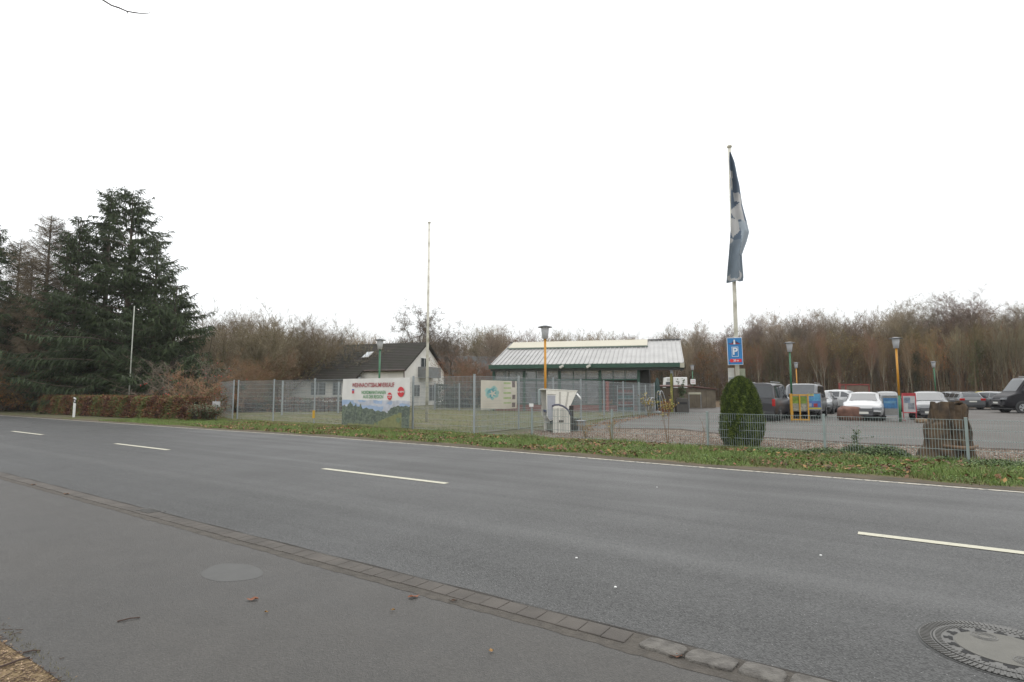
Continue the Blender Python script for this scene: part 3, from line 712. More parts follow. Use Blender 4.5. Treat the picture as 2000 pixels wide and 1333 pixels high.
g.prism([(0, 0), (GW, 0), (GW, EH), (gy, RH-.1), (0, EH)], -HL, 0, Matrix.Rotation(R(90), 4, 'Z') @ Matrix.Scale(-1, 4, (0, 1, 0)) if 0 else Matrix(((0, 1, 0, 0), (1, 0, 0, 0), (0, 0, 1, 0), (0, 0, 0, 1))))
g.box(-HL-2.6, -4.6, -1.3, .0, 0, 2.72); g.box(-HL-5.5, -HL-.002, .002, 4.5, 0, 2.6)
g.build('wall', wallm, hs)
sl = (RH-EH)/gy
g = MB()
def slab(mb, pts, t=.18):
    n = len(pts); b = len(mb.v); mb.v += [tuple(p) for p in pts]+[(p[0], p[1], p[2]-t) for p in pts]
    mb.f.append(tuple(b+i for i in range(n))); mb.f.append(tuple(b+n+i for i in range(n))[::-1]); mb.m += [mb.mi]*2
    for i in range(n): j = (i+1) % n; mb.f.append((b+i, b+n+i, b+n+j, b+j)); mb.m.append(mb.mi)
rz_ = lambda y: EH+.2+sl*y if y < gy else EH+.2+sl*(2*gy-y)
slab(g, [(.35, -.35, rz_(-.35)), (.35, gy, rz_(gy)), (-HL, gy, rz_(gy)), (-HL-.8, -1.85, rz_(-1.85)), (-4.7, -1.85, rz_(-1.85)), (-4.7, -.35, rz_(-.35))])
slab(g, [(.35, GW+.4, rz_(GW+.4)), (-HL, GW+.4, rz_(GW+.4)), (-HL, gy+.001, rz_(gy)), (.35, gy+.001, rz_(gy))])
slab(g, [(-HL+.02, gy-.3, rz_(gy)-.25), (-HL-3.4, 2.5, 2.95), (-HL-3.0, -1.8, 2.75), (-HL-.78, -1.83, rz_(-1.85)-.03)])
rf = g.build('roof', tile, hs)
M = Matrix.Translation((-6.0, 2.3, rz_(2.3)+.03)) @ Matrix.Rotation(math.atan(sl), 4, 'X')
g = MB(); g.box(-.45, .45, -.65, .65, 0, .06, M); sk = g.build('skylight', mat('skylight_frame', (.25, .24, .22), .5), rf)
g = MB(); g.box(-.36, .36, -.55, .55, .062, .075, M); g.build('pane', mat('sky_glass', (.55, .58, .6), .1), sk)
g = MB(); g.box(-1.6, -1.35, -1.5, -1.49, 0, 0.01) if 0 else None
g.lathe([(0, 0), (.25, .05), (.42, .16)], 18); o = g.build('satellite_dish', mat('dish_grey', (.16, .17, .18), .5), rf, smooth=True); o.location = (-HL-.1, gy-.5, RH+.35); o.rotation_euler = (R(75), 0, R(-25))
MB().tube([(-HL-.1, gy-.4, RH-.2), (-HL-.1, gy-.35, RH+.35)], .03, 6).build('dish_mast', steel, rf)
frm = mat('window_frame_white', (.62, .62, .6), .5); wgl = mat('window_glass', (.06, .07, .075), .08, .2, 2, spec=.6)
def win(parent, M, w_, h_, cols=2, name='window', fr=frm):
    g = MB(); g.box(-w_/2, w_/2, -.05, .03, 0, h_, M); f = g.build(name, fr, parent)
    pw = (w_-.08*(cols+1))/cols; g = MB()
    for i in range(cols): x = -w_/2+.08+i*(pw+.08); g.box(x, x+pw, -.056, -.051, .08, h_-.08, M)
    g.build('pane', wgl, f); return f
GM = Matrix.Translation((0, 0, 0)) @ Matrix.Rotation(R(90), 4, 'Z')      # faces +x (the gable)
def G(y, z): return Matrix.Translation((0.0, y, z)) @ Matrix.Rotation(R(90), 4, 'Z')
win(hs, G(gy-.3, 3.2), 1.7, 2.0, 2, 'balcony_door'); win(hs, G(2.6, .9), 1.3, 1.35); win(hs, G(6.4, .4), 2.2, 1.9, 3)
g = MB(); g.box(.0, 1.0, gy-1.6, gy+1.7, 2.98, 3.1); bal = g.build('balcony', mat('balcony_slab', (.3, .3, .29), .8), hs)
g = MB(); g.box(1.0, 1.04, gy-1.6, gy+1.7, 3.0, 4.15); g.box(.0, .995, gy-1.64, gy-1.6, 3.0, 4.15); g.box(.0, .995, gy+1.7, gy+1.74, 3.0, 4.15); g.build('balustrade', mat('balustrade_grey', (.2, .21, .21), .6, .2, 3), bal)
MB().box(-.06, .06, -.06, .06, 0, 2.98, Matrix.Translation((.9, gy+1.5, 0))).build('balcony_post', frm, bal)
win(hs, Matrix.Translation((-HL+1.0, -1.3, 1.05)), 2.0, 1.45, 2); win(hs, Matrix.Translation((-7.2, -1.3, 1.05)), 1.2, 1.45, 1)
win(hs, Matrix.Translation((-2.4, 0, 1.0)), 1.6, 1.3, 2)
MB().tube([(.05, -.08, EH-.1), (.05, -.08, 3.0), (.02, -.06, 0)], .05, 8).build('downpipe', mat('downpipe_brown', (.09, .06, .05), .5), hs)
MB().tube([(.3, -.42, EH-.1), (-4.6, -.42, EH-.1)], .07, 8).build('gutter', mat('downpipe_brown', (.09, .06, .05), .5), hs)
g = MB(); g.box(-HL-8.5, -HL-5.51, .3, 4.2, 0, 2.45); g.build('garage', mat('garage_dark', (.06, .05, .045), .8, .3, 2), hs)
# ---- grey house behind
gh = thing('grey_roofed_house', 'house with plain grey roof standing behind the white house', 'house', (-12.6, 84, 0), R(6))
g = MB(); g.prism([(0, 0), (9, 0), (9, 3), (4.5, 6.9), (0, 3)], 0, 16, Matrix(((0, 1, 0, 0), (1, 0, 0, 0), (0, 0, 1, 0), (0, 0, 0, 1)))); g.build('wall', mat('brick_dark', (.14, .08, .06), .9, .3, 3), gh)
g = MB(); slab(g, [(-.4, -.5, 2.75), (16.4, -.5, 2.75), (16.4, 4.5, 7.05), (-.4, 4.5, 7.05)]); slab(g, [(16.4, 9.5, 2.75), (-.4, 9.5, 2.75), (-.4, 4.501, 7.05), (16.4, 4.501, 7.05)]); g.build('roof', mat('grey_roof', (.085, .085, .082), .8, .2, 1), gh)
win(gh, Matrix.Translation((4, 0, 1)), 1.4, 1.2); win(gh, Matrix.Translation((10, 0, 1)), 1.4, 1.2)
# ---- market hall
FL = Vector((gx(958, 43.6), 43.6, 0)); FR = Vector((gx(1338, 40.0), 40.0, 0)); wv_ = FR-FL; MW = wv_.length; ang = math.atan2(wv_.y, wv_.x)
mh_ = thing('market_hall', 'long low garden market hall with pale metal roof and dark green glazed front', 'building', FL, ang)
MD = 13.0; EH2 = 3.25; RD2 = 6.3; RH2 = 5.72
dgm = mat('dark_green_paint', (.025, .075, .05), .5, .2, 2); roofm = mat('pale_metal_roof', (.31, .305, .295), .5, .2, .8, metal=.1)
g = MB(); pr = [(-.0, EH2+.3), (RD2, RH2), (RD2*2, EH2+.3), (RD2*2, EH2+.2), (RD2, RH2-.1), (0, EH2+.2)]
YZ = Matrix(((0, 1, 0, 0), (1, 0, 0, 0), (0, 0, 1, 0), (0, 0, 0, 1)))
# prism in (x,z) extruded y -> swap so profile lies across the depth
g.prism(pr, 0, MW, YZ)
s2 = (RH2-EH2-.3)/RD2; nrib = 42
for i in range(nrib+1):
    x = .02+(MW-.08)*i/nrib
    g.prism([(0, EH2+.3), (RD2, RH2), (RD2, RH2+.06), (0, EH2+.36)], x, x+.05, YZ)
roof = g.build('roof', roofm, mh_)
M = Matrix.Translation((0, RD2-.0, RH2)) @ Matrix.Rotation(math.atan(s2), 4, 'X')
g = MB(); g.box(.25, MW-2.6, -2.1, -.15, .064, .15, M); g.build('light_band', mat('cream_light_band', (.42, .39, .30), .6, .08, .6), roof)
g = MB(); g.box(.2, MW-2.55, -2.16, -2.1, .03, .13, M)
for i in range(30): x = .4+(MW-3.1)*i/29; g.box(x, x+.06, -2.20, -2.16, .0, .14, M)
g.build('band_frame', mat('band_frame_green', (.2, .24, .21), .6), roof)
MB().box(-.05, MW+.05, RD2-.14, RD2+.14, RH2+.02, RH2+.1).build('ridge_cap', mat('ridge_dark', (.1, .1, .1), .6), roof)
g = MB(); g.box(-.12, MW-.3, -.16, .0, EH2-.02, EH2+.28); g.build('fascia', dgm, mh_)
g = MB(); g.box(MW-.3, MW+.0, -.15, .0, EH2-.06, EH2+.26); g.build('fascia_end', mat('fascia_end_cream', (.4, .38, .3), .6), mh_)
g = MB(); g.box(MW-.02, MW+.04, .02, RD2, EH2-.1, EH2+.2); g.box(.0, MW-.03, .02, .2, EH2-.2, EH2-.03); g.build('eave_beam', mat('eave_dark', (.05, .055, .05), .7), mh_)
CX = [.12, 2.55, 5.3, 8.35, 11.15]
YB = .55
for x in CX:
    g = MB(); g.box(x-.1, x+.1, YB-.1, YB+.1, 0, EH2-.02); g.build('column', dgm, mh_, bevel=.01)
for y in (4, 8, 12): MB().box(0, .2, y-.1, y+.1, 0, EH2).build('column', dgm, mh_)
glz = mat('hall_glass', (.5, .53, .54), .08, .1, 2, alpha=.28, spec=.6)
lowgl = mat('hall_glass_low', (.3, .31, .32), .15, .2, 1.5, alpha=.42, spec=.6)
brickm = mat('brick_plinth', (.22, .075, .055), .9, .35, 8)
for a, b in zip(CX, CX[1:]):
    a += .1; b -= .1; n = 3 if b-a > 2.5 else 2; w_ = (b-a)/n
    g = MB(); g.box(a, b, YB-.04, YB+.02, 2.32, 2.42); g.box(a, b, YB-.04, YB+.02, .5, .58)
    for i in range(1, n): g.box(a+w_*i-.025, a+w_*i+.025, YB-.04, YB+.02, .58, 2.32); g.box(a+w_*i-.025, a+w_*i+.025, YB-.04, YB+.02, 2.42, EH2-.05)
    fr = g.build('window_frame', dgm if a > 5 else dgm, mh_)
    MB().box(a, b, YB-.01, YB-.004, 2.42, EH2-.05).build('pane', glz, fr)
    if a < 8: MB().box(a, b, YB-.01, YB-.004, .58, 2.32).build('pane', lowgl, fr)
    MB().box(a, b, YB-.06, YB+.06, .0, .5).build('plinth', brickm, mh_)
# left end wall
g = MB(); g.box(.0, .06, 1, 12.4, .0, .6); g.build('end_plinth', brickm, mh_)
MB().box(.02, .04, 1, 12.4, .6, EH2+.1).build('end_glazing', lowgl, mh_)
g = MB(); g.prism([(0.8, EH2+.1), (RD2, RH2-.2), (RD2*2-.6, EH2+.1)], .01, .05, YZ); g.build('gable_panel', mat('gable_panel', (.32, .34, .33), .6, .1, 1), mh_)
# back wall, right inner wall, floor
g = MB(); g.box(0, 11.2, 12.2, 12.3, 0, 2.3); g.build('back_wall', mat('hall_back_wall', (.16, .12, .1), .9, .3, 1.5), mh_)
g = MB(); g.box(0.2, 11.2, 12.2, 12.22, 2.35, 3.2); g.build('back_glazing', glz, mh_)
g = MB(); g.box(11.05, 11.9, .9, 9, 0, EH2-.05); g.build('inner_wall', mat('hall_inner_dark', (.035, .035, .03), .8, .3, 2), mh_)
g = MB(); g.box(.3, 11.0, 8.2, 8.3, 2.35, 2.75); g.build('inner_beam', mat('beam_brown', (.10, .045, .03), .8, .2, 2), mh_)
for x, y in ((13.45, .35), (13.7, 8.5)):
    g = MB(); g.box(x-.09, x+.09, y-.09, y+.09, 0, EH2-.45); cp_ = g.build('canopy_post', mat('mossy_post', (.22, .21, .05), .7, .4, 3) if y < 1 else mat('eave_dark', (.05, .055, .05), .7), mh_)
    g = MB(); g.box(x-.06, x+.1, y-.05, y+.05, EH2-.447, EH2-.04); g.build('post_bracket', mat('post_bracket', (.3, .33, .36), .5), cp_)
def flood(x, label):
    P = mh_.matrix_basis @ Vector((x, -.2, EH2+.15)); t = thing('floodlight', label, 'lamp', FL+Vector((math.cos(ang)*x+math.sin(ang)*.2, math.sin(ang)*x-math.cos(ang)*.2, EH2+.08)), ang)
    M = Matrix.Rotation(R(-30), 4, 'Y'); MB().box(-.16, .16, -.2, -.05, -.08, .1, M).build('housing', mat('flood_cream', (.5, .49, .44), .5), t, bevel=.02)
    MB().tube([(0, .03, 0), (.02, -.1, .1), (.2, -.12, .14)], .02, 6).build('bracket', steel, t)
flood(5.6, 'cream floodlight on the fascia right of the orange lamp pole'); flood(7.6, 'cream floodlight on the fascia nearer the middle of the hall')
# things inside the hall
def LH(x, y): return FL+Vector((math.cos(ang)*x-math.sin(ang)*y, math.sin(ang)*x+math.cos(ang)*y, 0))
crm = mat('crate_orange_wood', (.38, .19, .06), .8, .25, 6)
def crate(name, label, x, y, w_, d_, h_, m, group=None, slats=True):
    t = thing(name, label, name.split('_')[-1], LH(x, y), ang, group); g = MB()
    for k in range(int(h_/.16)): z = k*.16; g.box(0, w_, -.02, 0, z, z+.12); g.box(0, w_, d_, d_+.02, z, z+.12); g.box(-.02, -.001, 0, d_, z, z+.12); g.box(w_+.001, w_+.02, 0, d_, z, z+.12)
    g.build('slats', m, t); g = MB()
    for a in (.02, w_-.06):
        for b in (.002, d_-.06): g.box(a, a+.05, b, b+.05, 0, h_)
    g.build('corner_post', m, t); MB().box(.02, w_-.02, .02, d_-.02, .02, h_*.85).build('filling', mat('crate_filling', (.13, .08, .05), .9, .4, 8), t); return t
crate('wooden_crate', 'orange wooden crate behind the hall glass, right of the beach chair hood', 6.4, 1.6, .9, .9, .75, crm, 'crates in the hall')
crate('wooden_crate', 'tallest orange wooden crate in the middle of the hall', 7.4, 1.5, 1.1, .8, 1.0, crm, 'crates in the hall')
crate('wooden_crate', 'narrow orange crate at the right end of the crate row', 8.6, 1.7, .5, .6, .9, crm, 'crates in the hall')
crate('wooden_crate', 'orange slatted box behind the second wire fence post of the hall lawn', 1.6, 1.6, .8, .7, .95, crm, 'crates in the hall')
crate('wooden_crate', 'reddish brown crate at the canopy post outside the hall', 12.2, .8, 1.2, .9, .8, mat('crate_red_brown', (.24, .09, .04), .8, .3, 6))
def cyl_shape(name, label, cat, x, y, prof, m):
    t = thing(name, label, cat, LH(x, y), ang); MB().lathe(prof, 20).build('body', m, t, smooth=True); return t
cyl_shape('red_column', 'red patterned column just inside the open part of the hall', 'column', 8.9, .2, [(0, 0), (.16, 0), (.13, .1), (.13, 2.1), (.17, 2.2), (0, 2.25)], mat('red_ornate', (.35, .07, .04), .6, .5, 9))
cyl_shape('water_tank', 'blue grey plastic tank behind the left hall glazing', 'tank', 3.4, 1.8, [(0, 0), (.5, 0), (.55, .1), (.55, 1.3), (.5, 1.45), (.2, 1.5), (0, 1.5)], mat('tank_blue', (.12, .16, .26), .5, .2, 2))
cyl_shape('urn', 'pale stone garden figure on the counter in the hall', 'garden figure', 7.9, 1.3, [(0, 1.0), (.14, 1.0), (.1, 1.1), (.2, 1.35), (.12, 1.5), (.15, 1.65), (.06, 1.8), (0, 1.8)], mat('pale_stone', (.4, .42, .42), .8, .2, 6))
cab = thing('display_stand', 'grey metal display stand with shelves at the right end of the hall front', 'shelf', LH(9.6, .1), ang)
for k in range(5): MB().box(0, 1.2, 0, .5, .1+k*.42, .14+k*.42).build('shelf', steel, cab)
for x in (0, 1.16): MB().box(x, x+.04, -.004, .5, 0, 1.95).build('side', steel, cab)
for k in range(4): 
    g = MB()
    for q in range(5): g.lathe([(.0, 0), (.08, 0), (.1, .2), (0, .22)], 10, (.15+q*.22, .25, .142+k*.42))
    g.build('goods', [mat('goods_teal', (.08, .2, .2), .6, .5, 5), mat('goods_red', (.3, .07, .05), .6, .5, 5)][k % 2], cab)
tk = thing('rubbish_container', 'dark grey round-topped container standing in front of the canopy post', 'container', (gx(1331, 40.4), 40.4, 0), R(-6))
MB().prism([(-.42, 0), (.42, 0), (.43, .8), (.34, 1.02), (-.3, 1.05), (-.43, .85)], -.35, .35).build('body', mat('container_grey', (.07, .065, .058), .7, .2, 4), tk, bevel=.03)
MB().box(-.3, .3, -.36, -.352, .6, .75).build('flap', black, tk)
# garden tunnels / metal arcs at the entrance
def arc_thing(px, z, w_, h_, label, lean):
    t = thing('metal_garden_arch', label, 'garden arch', (gx(px, z), z, 0), R(20)); pts = [Vector((w_*math.cos(a), 0, h_*math.sin(a)**.8)) for a in [math.pi*k/12 for k in range(13)]]
    for y in (0, .35): MB().tube([p+Vector((lean*p.z, y, 0)) for p in pts], .02, 8).build('tube', mat('bright_aluminium', (.55, .56, .58), .3, metal=.6), t, smooth=True)
    g = MB(); [g.tube([pts[k]+Vector((lean*pts[k].z, 0, 0)), pts[k]+Vector((lean*pts[k].z, .35, 0))], .012, 5) for k in range(1, 12)]; g.build('rungs', steel, t)
arc_thing(1272, 38.2, .28, 1.1, 'low curved aluminium arch beside the side fence end', .1)
arc_thing(1297, 39.5, .25, 1.55, 'taller curved aluminium arch left of the canopy post', -.15)
pl = thing('black_parasol_bundle', 'tall dark green folded parasol in a sleeve at the hall entrance', 'parasol', (gx(1284, 40), 40, 0))
MB().lathe([(0, .2), (.16, .25), (.22, .9), (.2, 1.6), (.12, 2.35), (.0, 2.5)], 14).build('cover', mat('parasol_dark_green', (.03, .06, .055), .8, .4, 4), pl, smooth=True); MB().lathe([(0, 0), (.3, 0), (.3, .1), (.05, .14), (.05, .25)], 14).build('base', mat('pale_stone', (.4, .42, .42), .8, .2, 6), pl)
# ---- wooden shed wall and other back yard things
zs = 52.0; wd = mat('grey_planks', (.17, .14, .1), .9, .3, 1.5, bump=.3, bscale=12)
sh = thing('wooden_shed', 'low grey plank shed with rusty roof edge behind the hall', 'shed', (gx(1286, zs), zs, 0), R(0))
SL = gx(1398, zs)-gx(1286, zs); g = MB()
for i in range(int(SL/.22)): x = i*.22; g.box(x, x+.205, 0+.01*(i % 2), .06, 0, 1.85-.12*max(0, x-3.4)*.3)
g.box(0, SL, .07, 4, 0, 1.78); g.build('plank_wall', wd, sh)
g = MB(); slab(g, [(-.1, -.2, 1.98), (SL*.62, -.2, 1.98), (SL*.62, 4.2, 2.15), (-.1, 4.2, 2.15)], .08); slab(g, [(SL*.62+.01, -.15, 1.95), (SL+.1, -.15, 1.75), (SL+.1, 4.2, 1.95), (SL*.62+.01, 4.2, 2.1)], .08); g.build('roof', mat('rusty_roof', (.1, .04, .03), .9, .3, 3), sh)
tb = thing('trolley_shelter', 'cream topped low metal stand in front of the wooden shed', 'stand', (gx(1344.5, 50), 50, 0)); w_ = gx(1369.5, 50)-gx(1344.5, 50)
MB().box(0, w_, 0, .5, 1.25, 1.42).build('top', mat('cream_board', (.5, .48, .36), .6, .2, 3), tb)
for x in (.02, w_-.06): MB().box(x, x+.04, 0, .04, 0, 1.25).build('leg', steel, tb)
# motorhome above shed
zt = 62; mt = thing('white_truck', 'white box truck parked behind the wooden shed, cab to the left', 'truck', (gx(1299, zt), zt, 0), R(-8)); mt.scale = (.46, 1, 1)
MB().box(1.9, 5.2, 0, 2.4, .9, 3.05).build('box_body', white, mt, bevel=.06)
MB().prism([(0, .7), (1.85, .7), (1.85, 3.05), (.35, 3.05), (.15, 2.4), (0, 1.5)], .05, 2.35).build('cab', white, mt, bevel=.05)
MB().box(.25, 1.7, .03, .045, 1.75, 2.55).build('side_window', glassdark, mt); MB().box(.5, 1.8, .02, .03, 2.66, 2.95).build('roof_lettering_panel', mat('truck_panel_grey', (.4, .4, .38), .5), mt)
for x in (.9, 4.2):
    for y in (.12, 2.28): MB().wheel((x, y, .42), .42, .24).build('wheel', black, mt)
MB().box(.1, 5.1, .3, 2.1, .5, .7).build('chassis', black, mt)
# small red trailer frame by the wood
zr = 56; rt = thing('red_trailer', 'red framed trailer with brown tarp parked at the edge of the wood', 'trailer', (gx(1652, zr), zr, 0), R(-10))
rd = mat('faded_red', (.25, .05, .04), .7, .3, 3); W_ = 2.1
MB().box(0, W_, 0, 1.6, .6, 2.1).build('tarp', mat('tarp_brown', (.16, .12, .09), .85, .3, 2), rt, bevel=.05)
g = MB(); g.box(-.05, W_+.05, -.05, 1.65, 2.102, 2.24); g.box(-.06, .06, -.06, .0, .4, 2.1); g.box(W_-.04, W_+.06, -.06, .0, .4, 2.1); g.box(-.6, -.45, 0, .15, .3, 2.35); g.box(-.6, W_, .2, .35, .45, .58); g.build('frame', rd, rt)
for x in (.6, 1.5): MB().wheel((x, -.1, .3), .3, .2).build('wheel', black, rt)
# ================================================================ CARS
tyre = mat('tyre_rubber', (.018, .018, .018), .8); rimm = mat('alloy_rim', (.35, .36, .37), .3, metal=.7); lampm = mat('headlamp_glass', (.16, .17, .18), .15); redl = mat('tail_lamp_red', (.35, .015, .015), .15); plm = mat('number_plate', (.6, .6, .55), .5); trim = mat('grey_plastic_trim', (.035, .036, .038), .6)
def paint(name, col, metal=.3, rough=.28):
    m = mat(name, col, rough, metal=metal); m.node_tree.nodes['Principled BSDF'].inputs['Coat Weight'].default_value = .3; m.node_tree.nodes['Principled BSDF'].inputs['Coat Roughness'].default_value = .08; return m
def lerpT(T, x):
    if x <= T[0][0]: return T[0][1:]
    for a, b in zip(T, T[1:]):
        if x <= b[0]: t = (x-a[0])/(b[0]-a[0]); return tuple(p+(q-p)*t for p, q in zip(a[1:], b[1:]))
    return T[-1][1:]
def car(name, label, cat, P, heading, kind, body, group='cars in the car park', plate=True, suv=0, deep=True):
    """local +x is forward, origin midway on the ground; heading = angle of the forward axis"""
    t = thing(name, label, cat, (P[0], P[1], 0), heading, group)
    S = dict(
      estate=dict(L=4.85, W=1.86, sill=.24, belt=.93, T=[(-2.42, .78, .8), (-2.36, .98, .78), (-2.1, 1.25, .66), (-1.85, 1.42, .6), (-.6, 1.46, .6), (.35, 1.44, .6), (.55, 1.38, .62), (1.25, .99, .74), (1.6, .93, .74), (2.15, .82, .7), (2.36, .68, .66), (2.42, .5, .6)], roof=(-1.85, .4), cowl=1.28, tail=-2.28, wb=(1.5, -1.42), r=.33, side=[(-2.05, 1.02), (-1.8, 1.33), (.4, 1.36), (1.12, .99)]),
      hatch=dict(L=4.5, W=1.8, sill=.24, belt=.92, T=[(-2.2, .75, .78), (-2.15, 1.0, .76), (-1.8, 1.35, .62), (-1.5, 1.45, .6), (-.5, 1.5, .6), (.3, 1.47, .6), (.5, 1.4, .62), (1.25, .98, .74), (1.6, .92, .72), (2.0, .82, .7), (2.2, .66, .66), (2.26, .5, .6)], roof=(-1.5, .35), cowl=1.28, tail=-2.1, wb=(1.4, -1.3), r=.32, side=[(-1.75, 1.02), (-1.5, 1.36), (.36, 1.38), (1.12, .99)]),
      suv=dict(L=4.7, W=1.92, sill=.33, belt=1.05, T=[(-2.3, .9, .82), (-2.26, 1.1, .8), (-1.9, 1.35, .66), (-1.2, 1.55, .6), (-.4, 1.62, .6), (.3, 1.6, .6), (.5, 1.53, .62), (1.2, 1.12, .76), (1.6, 1.06, .76), (2.1, .96, .74), (2.3, .8, .7), (2.36, .6, .66)], roof=(-1.2, .4), cowl=1.22, tail=-2.2, wb=(1.45, -1.4), r=.37, side=[(-1.85, 1.14), (-1.1, 1.45), (.36, 1.5), (1.08, 1.12)]),
      van=dict(L=5.0, W=1.92, sill=.28, belt=1.12, T=[(-2.5, .9, .88), (-2.48, 1.1, .87), (-2.36, 1.78, .78), (-2.28, 1.9, .74), (-1.2, 1.94, .74), (.9, 1.93, .74), (1.1, 1.88, .76), (1.78, 1.2, .8), (1.95, 1.12, .78), (2.3, 1.0, .76), (2.46, .8, .74), (2.52, .5, .7)], roof=(-2.28, .95), cowl=1.82, tail=-2.48, wb=(1.62, -1.38), r=.34, side=[(-2.28, 1.22), (-2.2, 1.76), (1.0, 1.8), (1.62, 1.25)]),
      camper=dict(L=6.0, W=2.02, sill=.32, belt=1.3, T=[(-3.0, .9, .95), (-2.98, 1.4, .94), (-2.9, 2.2, .86), (-2.8, 2.34, .8), (-1.2, 2.4, .8), (1.3, 2.36, .8), (1.5, 2.28, .8), (2.15, 1.42, .82), (2.3, 1.3, .8), (2.75, 1.12, .76), (2.95, .9, .74), (3.02, .5, .7)], roof=(-2.8, 1.3), cowl=2.2, tail=-2.98, wb=(1.95, -1.75), r=.36, side=[(-2.6, 1.4), (-2.6, 1.95), (1.35, 1.98), (1.95, 1.42)]),
    )[kind]
    Wd, L_, T, sill, belt = S['W'], S['L'], S['T'], S['sill'], S['belt']; xf = T[-1][0]; xb = T[0][0]
    def hw(x):   # plan half width
        a = 1
        if x > xf-.9: a = 1-.16*((x-(xf-.9))/.9)**2.2
        if x < xb+.6: a = 1-.09*(((xb+.6)-x)/.6)**2
        return Wd/2*a
    N = 44; ring_n = 0; mb = MB(); xs = [xb+(xf-xb)*i/N for i in range(N+1)]; rings = []
    def sect(x):
        zt, wr = lerpT(T, x); h = hw(x); b_ = min(belt, zt-.03); zb = sill+.0
        if x > xf-.35: zb += .1*((x-(xf-.35))/.35)
        if x < xb+.3: zb += .1*((xb+.3-x)/.3)
        cab = max(0, min(1, (zt-belt)/.3)); wt = h*(wr/.78*.9 if zt-belt < .1 else wr/.5*.62 if kind in ('estate', 'hatch', 'suv') else .84)
        if kind in ('van', 'camper'): wt = h*(.86-.04*cab)
        else: wt = h*(.86-.14*cab)
        half = [(0, zb), (h*.86, zb), (h*.965, zb+.1), (h, (zb+b_)/2+.02), (h*.985, b_-.04), (h*.95, b_+.0), (wt+(.02 if cab > .5 else .0), zt-.09*cab-.012), (wt-.09, zt-.015), (wt*.5, zt+.015), (0, zt+.02)]
        return half
    for x in xs:
        h_ = sect(x); full = [(x, -y, z) for y, z in h_]+[(x, y, z) for y, z in h_[-2:0:-1]]
        mb.v += full; ring_n = len(full)
    for i in range(N):
        for k in range(ring_n):
            k2 = (k+1) % ring_n; mb.f.append((i*ring_n+k, i*ring_n+k2, (i+1)*ring_n+k2, (i+1)*ring_n+k)); mb.m.append(0)
    mb.f.append(tuple(range(ring_n))); mb.f.append(tuple(N*ring_n+k for k in range(ring_n))[::-1]); mb.m += [0, 0]
    bd = mb.build('body', body, t, smooth=True)
    es = bd.modifiers.new('e', 'EDGE_SPLIT'); es.split_angle = R(38)
    def surf_top(x): return lerpT(T, x)[0]
    # glass strips laid along the loft: windscreen and rear window
    def screen(xa, xb_, nm, f0=.07, f1=.07):
        g = MB(); n = 5; rows = []
        for i in range(n+1):
            x = xa+(xb_-xa)*i/n; hs_ = sect(x); zt = hs_[-1][1]; wt = hs_[-3][0]+.02
            rows.append([(x+.008*(1 if xa > 0 else -1), wt*s_, zt+.012-.02*abs(s_)**3) for s_ in (-.93, -.5, 0, .5, .93)])
        for r0, r1 in zip(rows, rows[1:]):
            for k in range(4): g.face([r0[k], r0[k+1], r1[k+1], r1[k]])
        return g.build(nm, glassdark, t, smooth=True)
    screen(S['roof'][1]+.16, S['cowl']-.06, 'windscreen')
    if kind in ('van', 'camper'):
        g = MB(); z0, z1 = belt+.06, (1.76 if kind == 'van' else 2.05); x0 = -2.5 if kind == 'van' else -3.0
        xa_ = lambda z: [q for q in [x0+.02+(z-1.1)/(1.78-1.1)*.12 if kind == 'van' else x0+.04+(z-1.4)*.1]][0]-.02
        g.face([(xa_(z0), -Wd*.42, z0), (xa_(z0), Wd*.42, z0), (xa_(z1), Wd*.38, z1), (xa_(z1), -Wd*.38, z1)]); g.build('rear_window', glassdark, t)
    else: screen(S['roof'][0]-.04, T[1][0]+.06, 'rear_window')
    # side windows
    for sgn in (-1, 1):
        g = MB(); sd = S['side']; x0, x1 = sd[0][0], sd[-1][0]; n = 26; cuts = (.33, .66) if kind != 'camper' else (.3, .62)
        def zr(x):
            for a, b in zip(sd, sd[1:]):
                if a[0] <= x <= b[0]: return a[1]+(b[1]-a[1])*(x-a[0])/max(1e-6, (b[0]-a[0]))
            return sd[0][1]
        def P_(x, z):
            h_ = sect(x); (y0, zz0), (y1, zz1) = h_[5], h_[6]; tt = (z-zz0)/max(.05, zz1-zz0)
            return (x, sgn*(y0+(y1-y0)*tt+.012), z)
        for i in range(n):
            xa, xc = x0+(x1-x0)*i/n, x0+(x1-x0)*(i+1)/n
            if any(abs((i+.5)/n-c) < .022 for c in cuts): continue
            zb0 = belt+.05
            za, zc = max(zb0+.001, min(zr(xa), sect(xa)[6][1]-.02)), max(zb0+.001, min(zr(xc), sect(xc)[6][1]-.02))
            g.face([P_(xa, zb0), P_(xc, zb0), P_(xc, zc), P_(xa, za)])
        g.build('side_window', glassdark, t)
        # wheels and arches
        for wx in S['wb']:
            h = hw(wx); r = S['r']
            MB().wheel((wx, sgn*(h-.055), r+.02), r+.07, .125, n=28).build('wheel_arch', trim, t)
            w0 = MB().wheel((wx, sgn*(h-.10), r), r, .235, n=28).build('wheel', tyre, t)
            g = MB(); yy = sgn*(h+.019)
            g.tube([(wx, yy-.01*sgn, r), (wx, yy, r)], r*.66, 24); g.build('rim', rimm, w0)
            g = MB()
            for k in range(5):
                M = Matrix.Translation((wx, yy+.002*sgn, r)) @ Matrix.Rotation(k*1.2566+.6, 4, 'Y'); g.box(-.035, .035, -.002, .002, .08, r*.6, M)
            g.build('rim_gap', black, w0)
        # mirror
        mx_ = S['cowl']-.42 if kind != 'van' else S['cowl']-.3; h = hw(mx_)
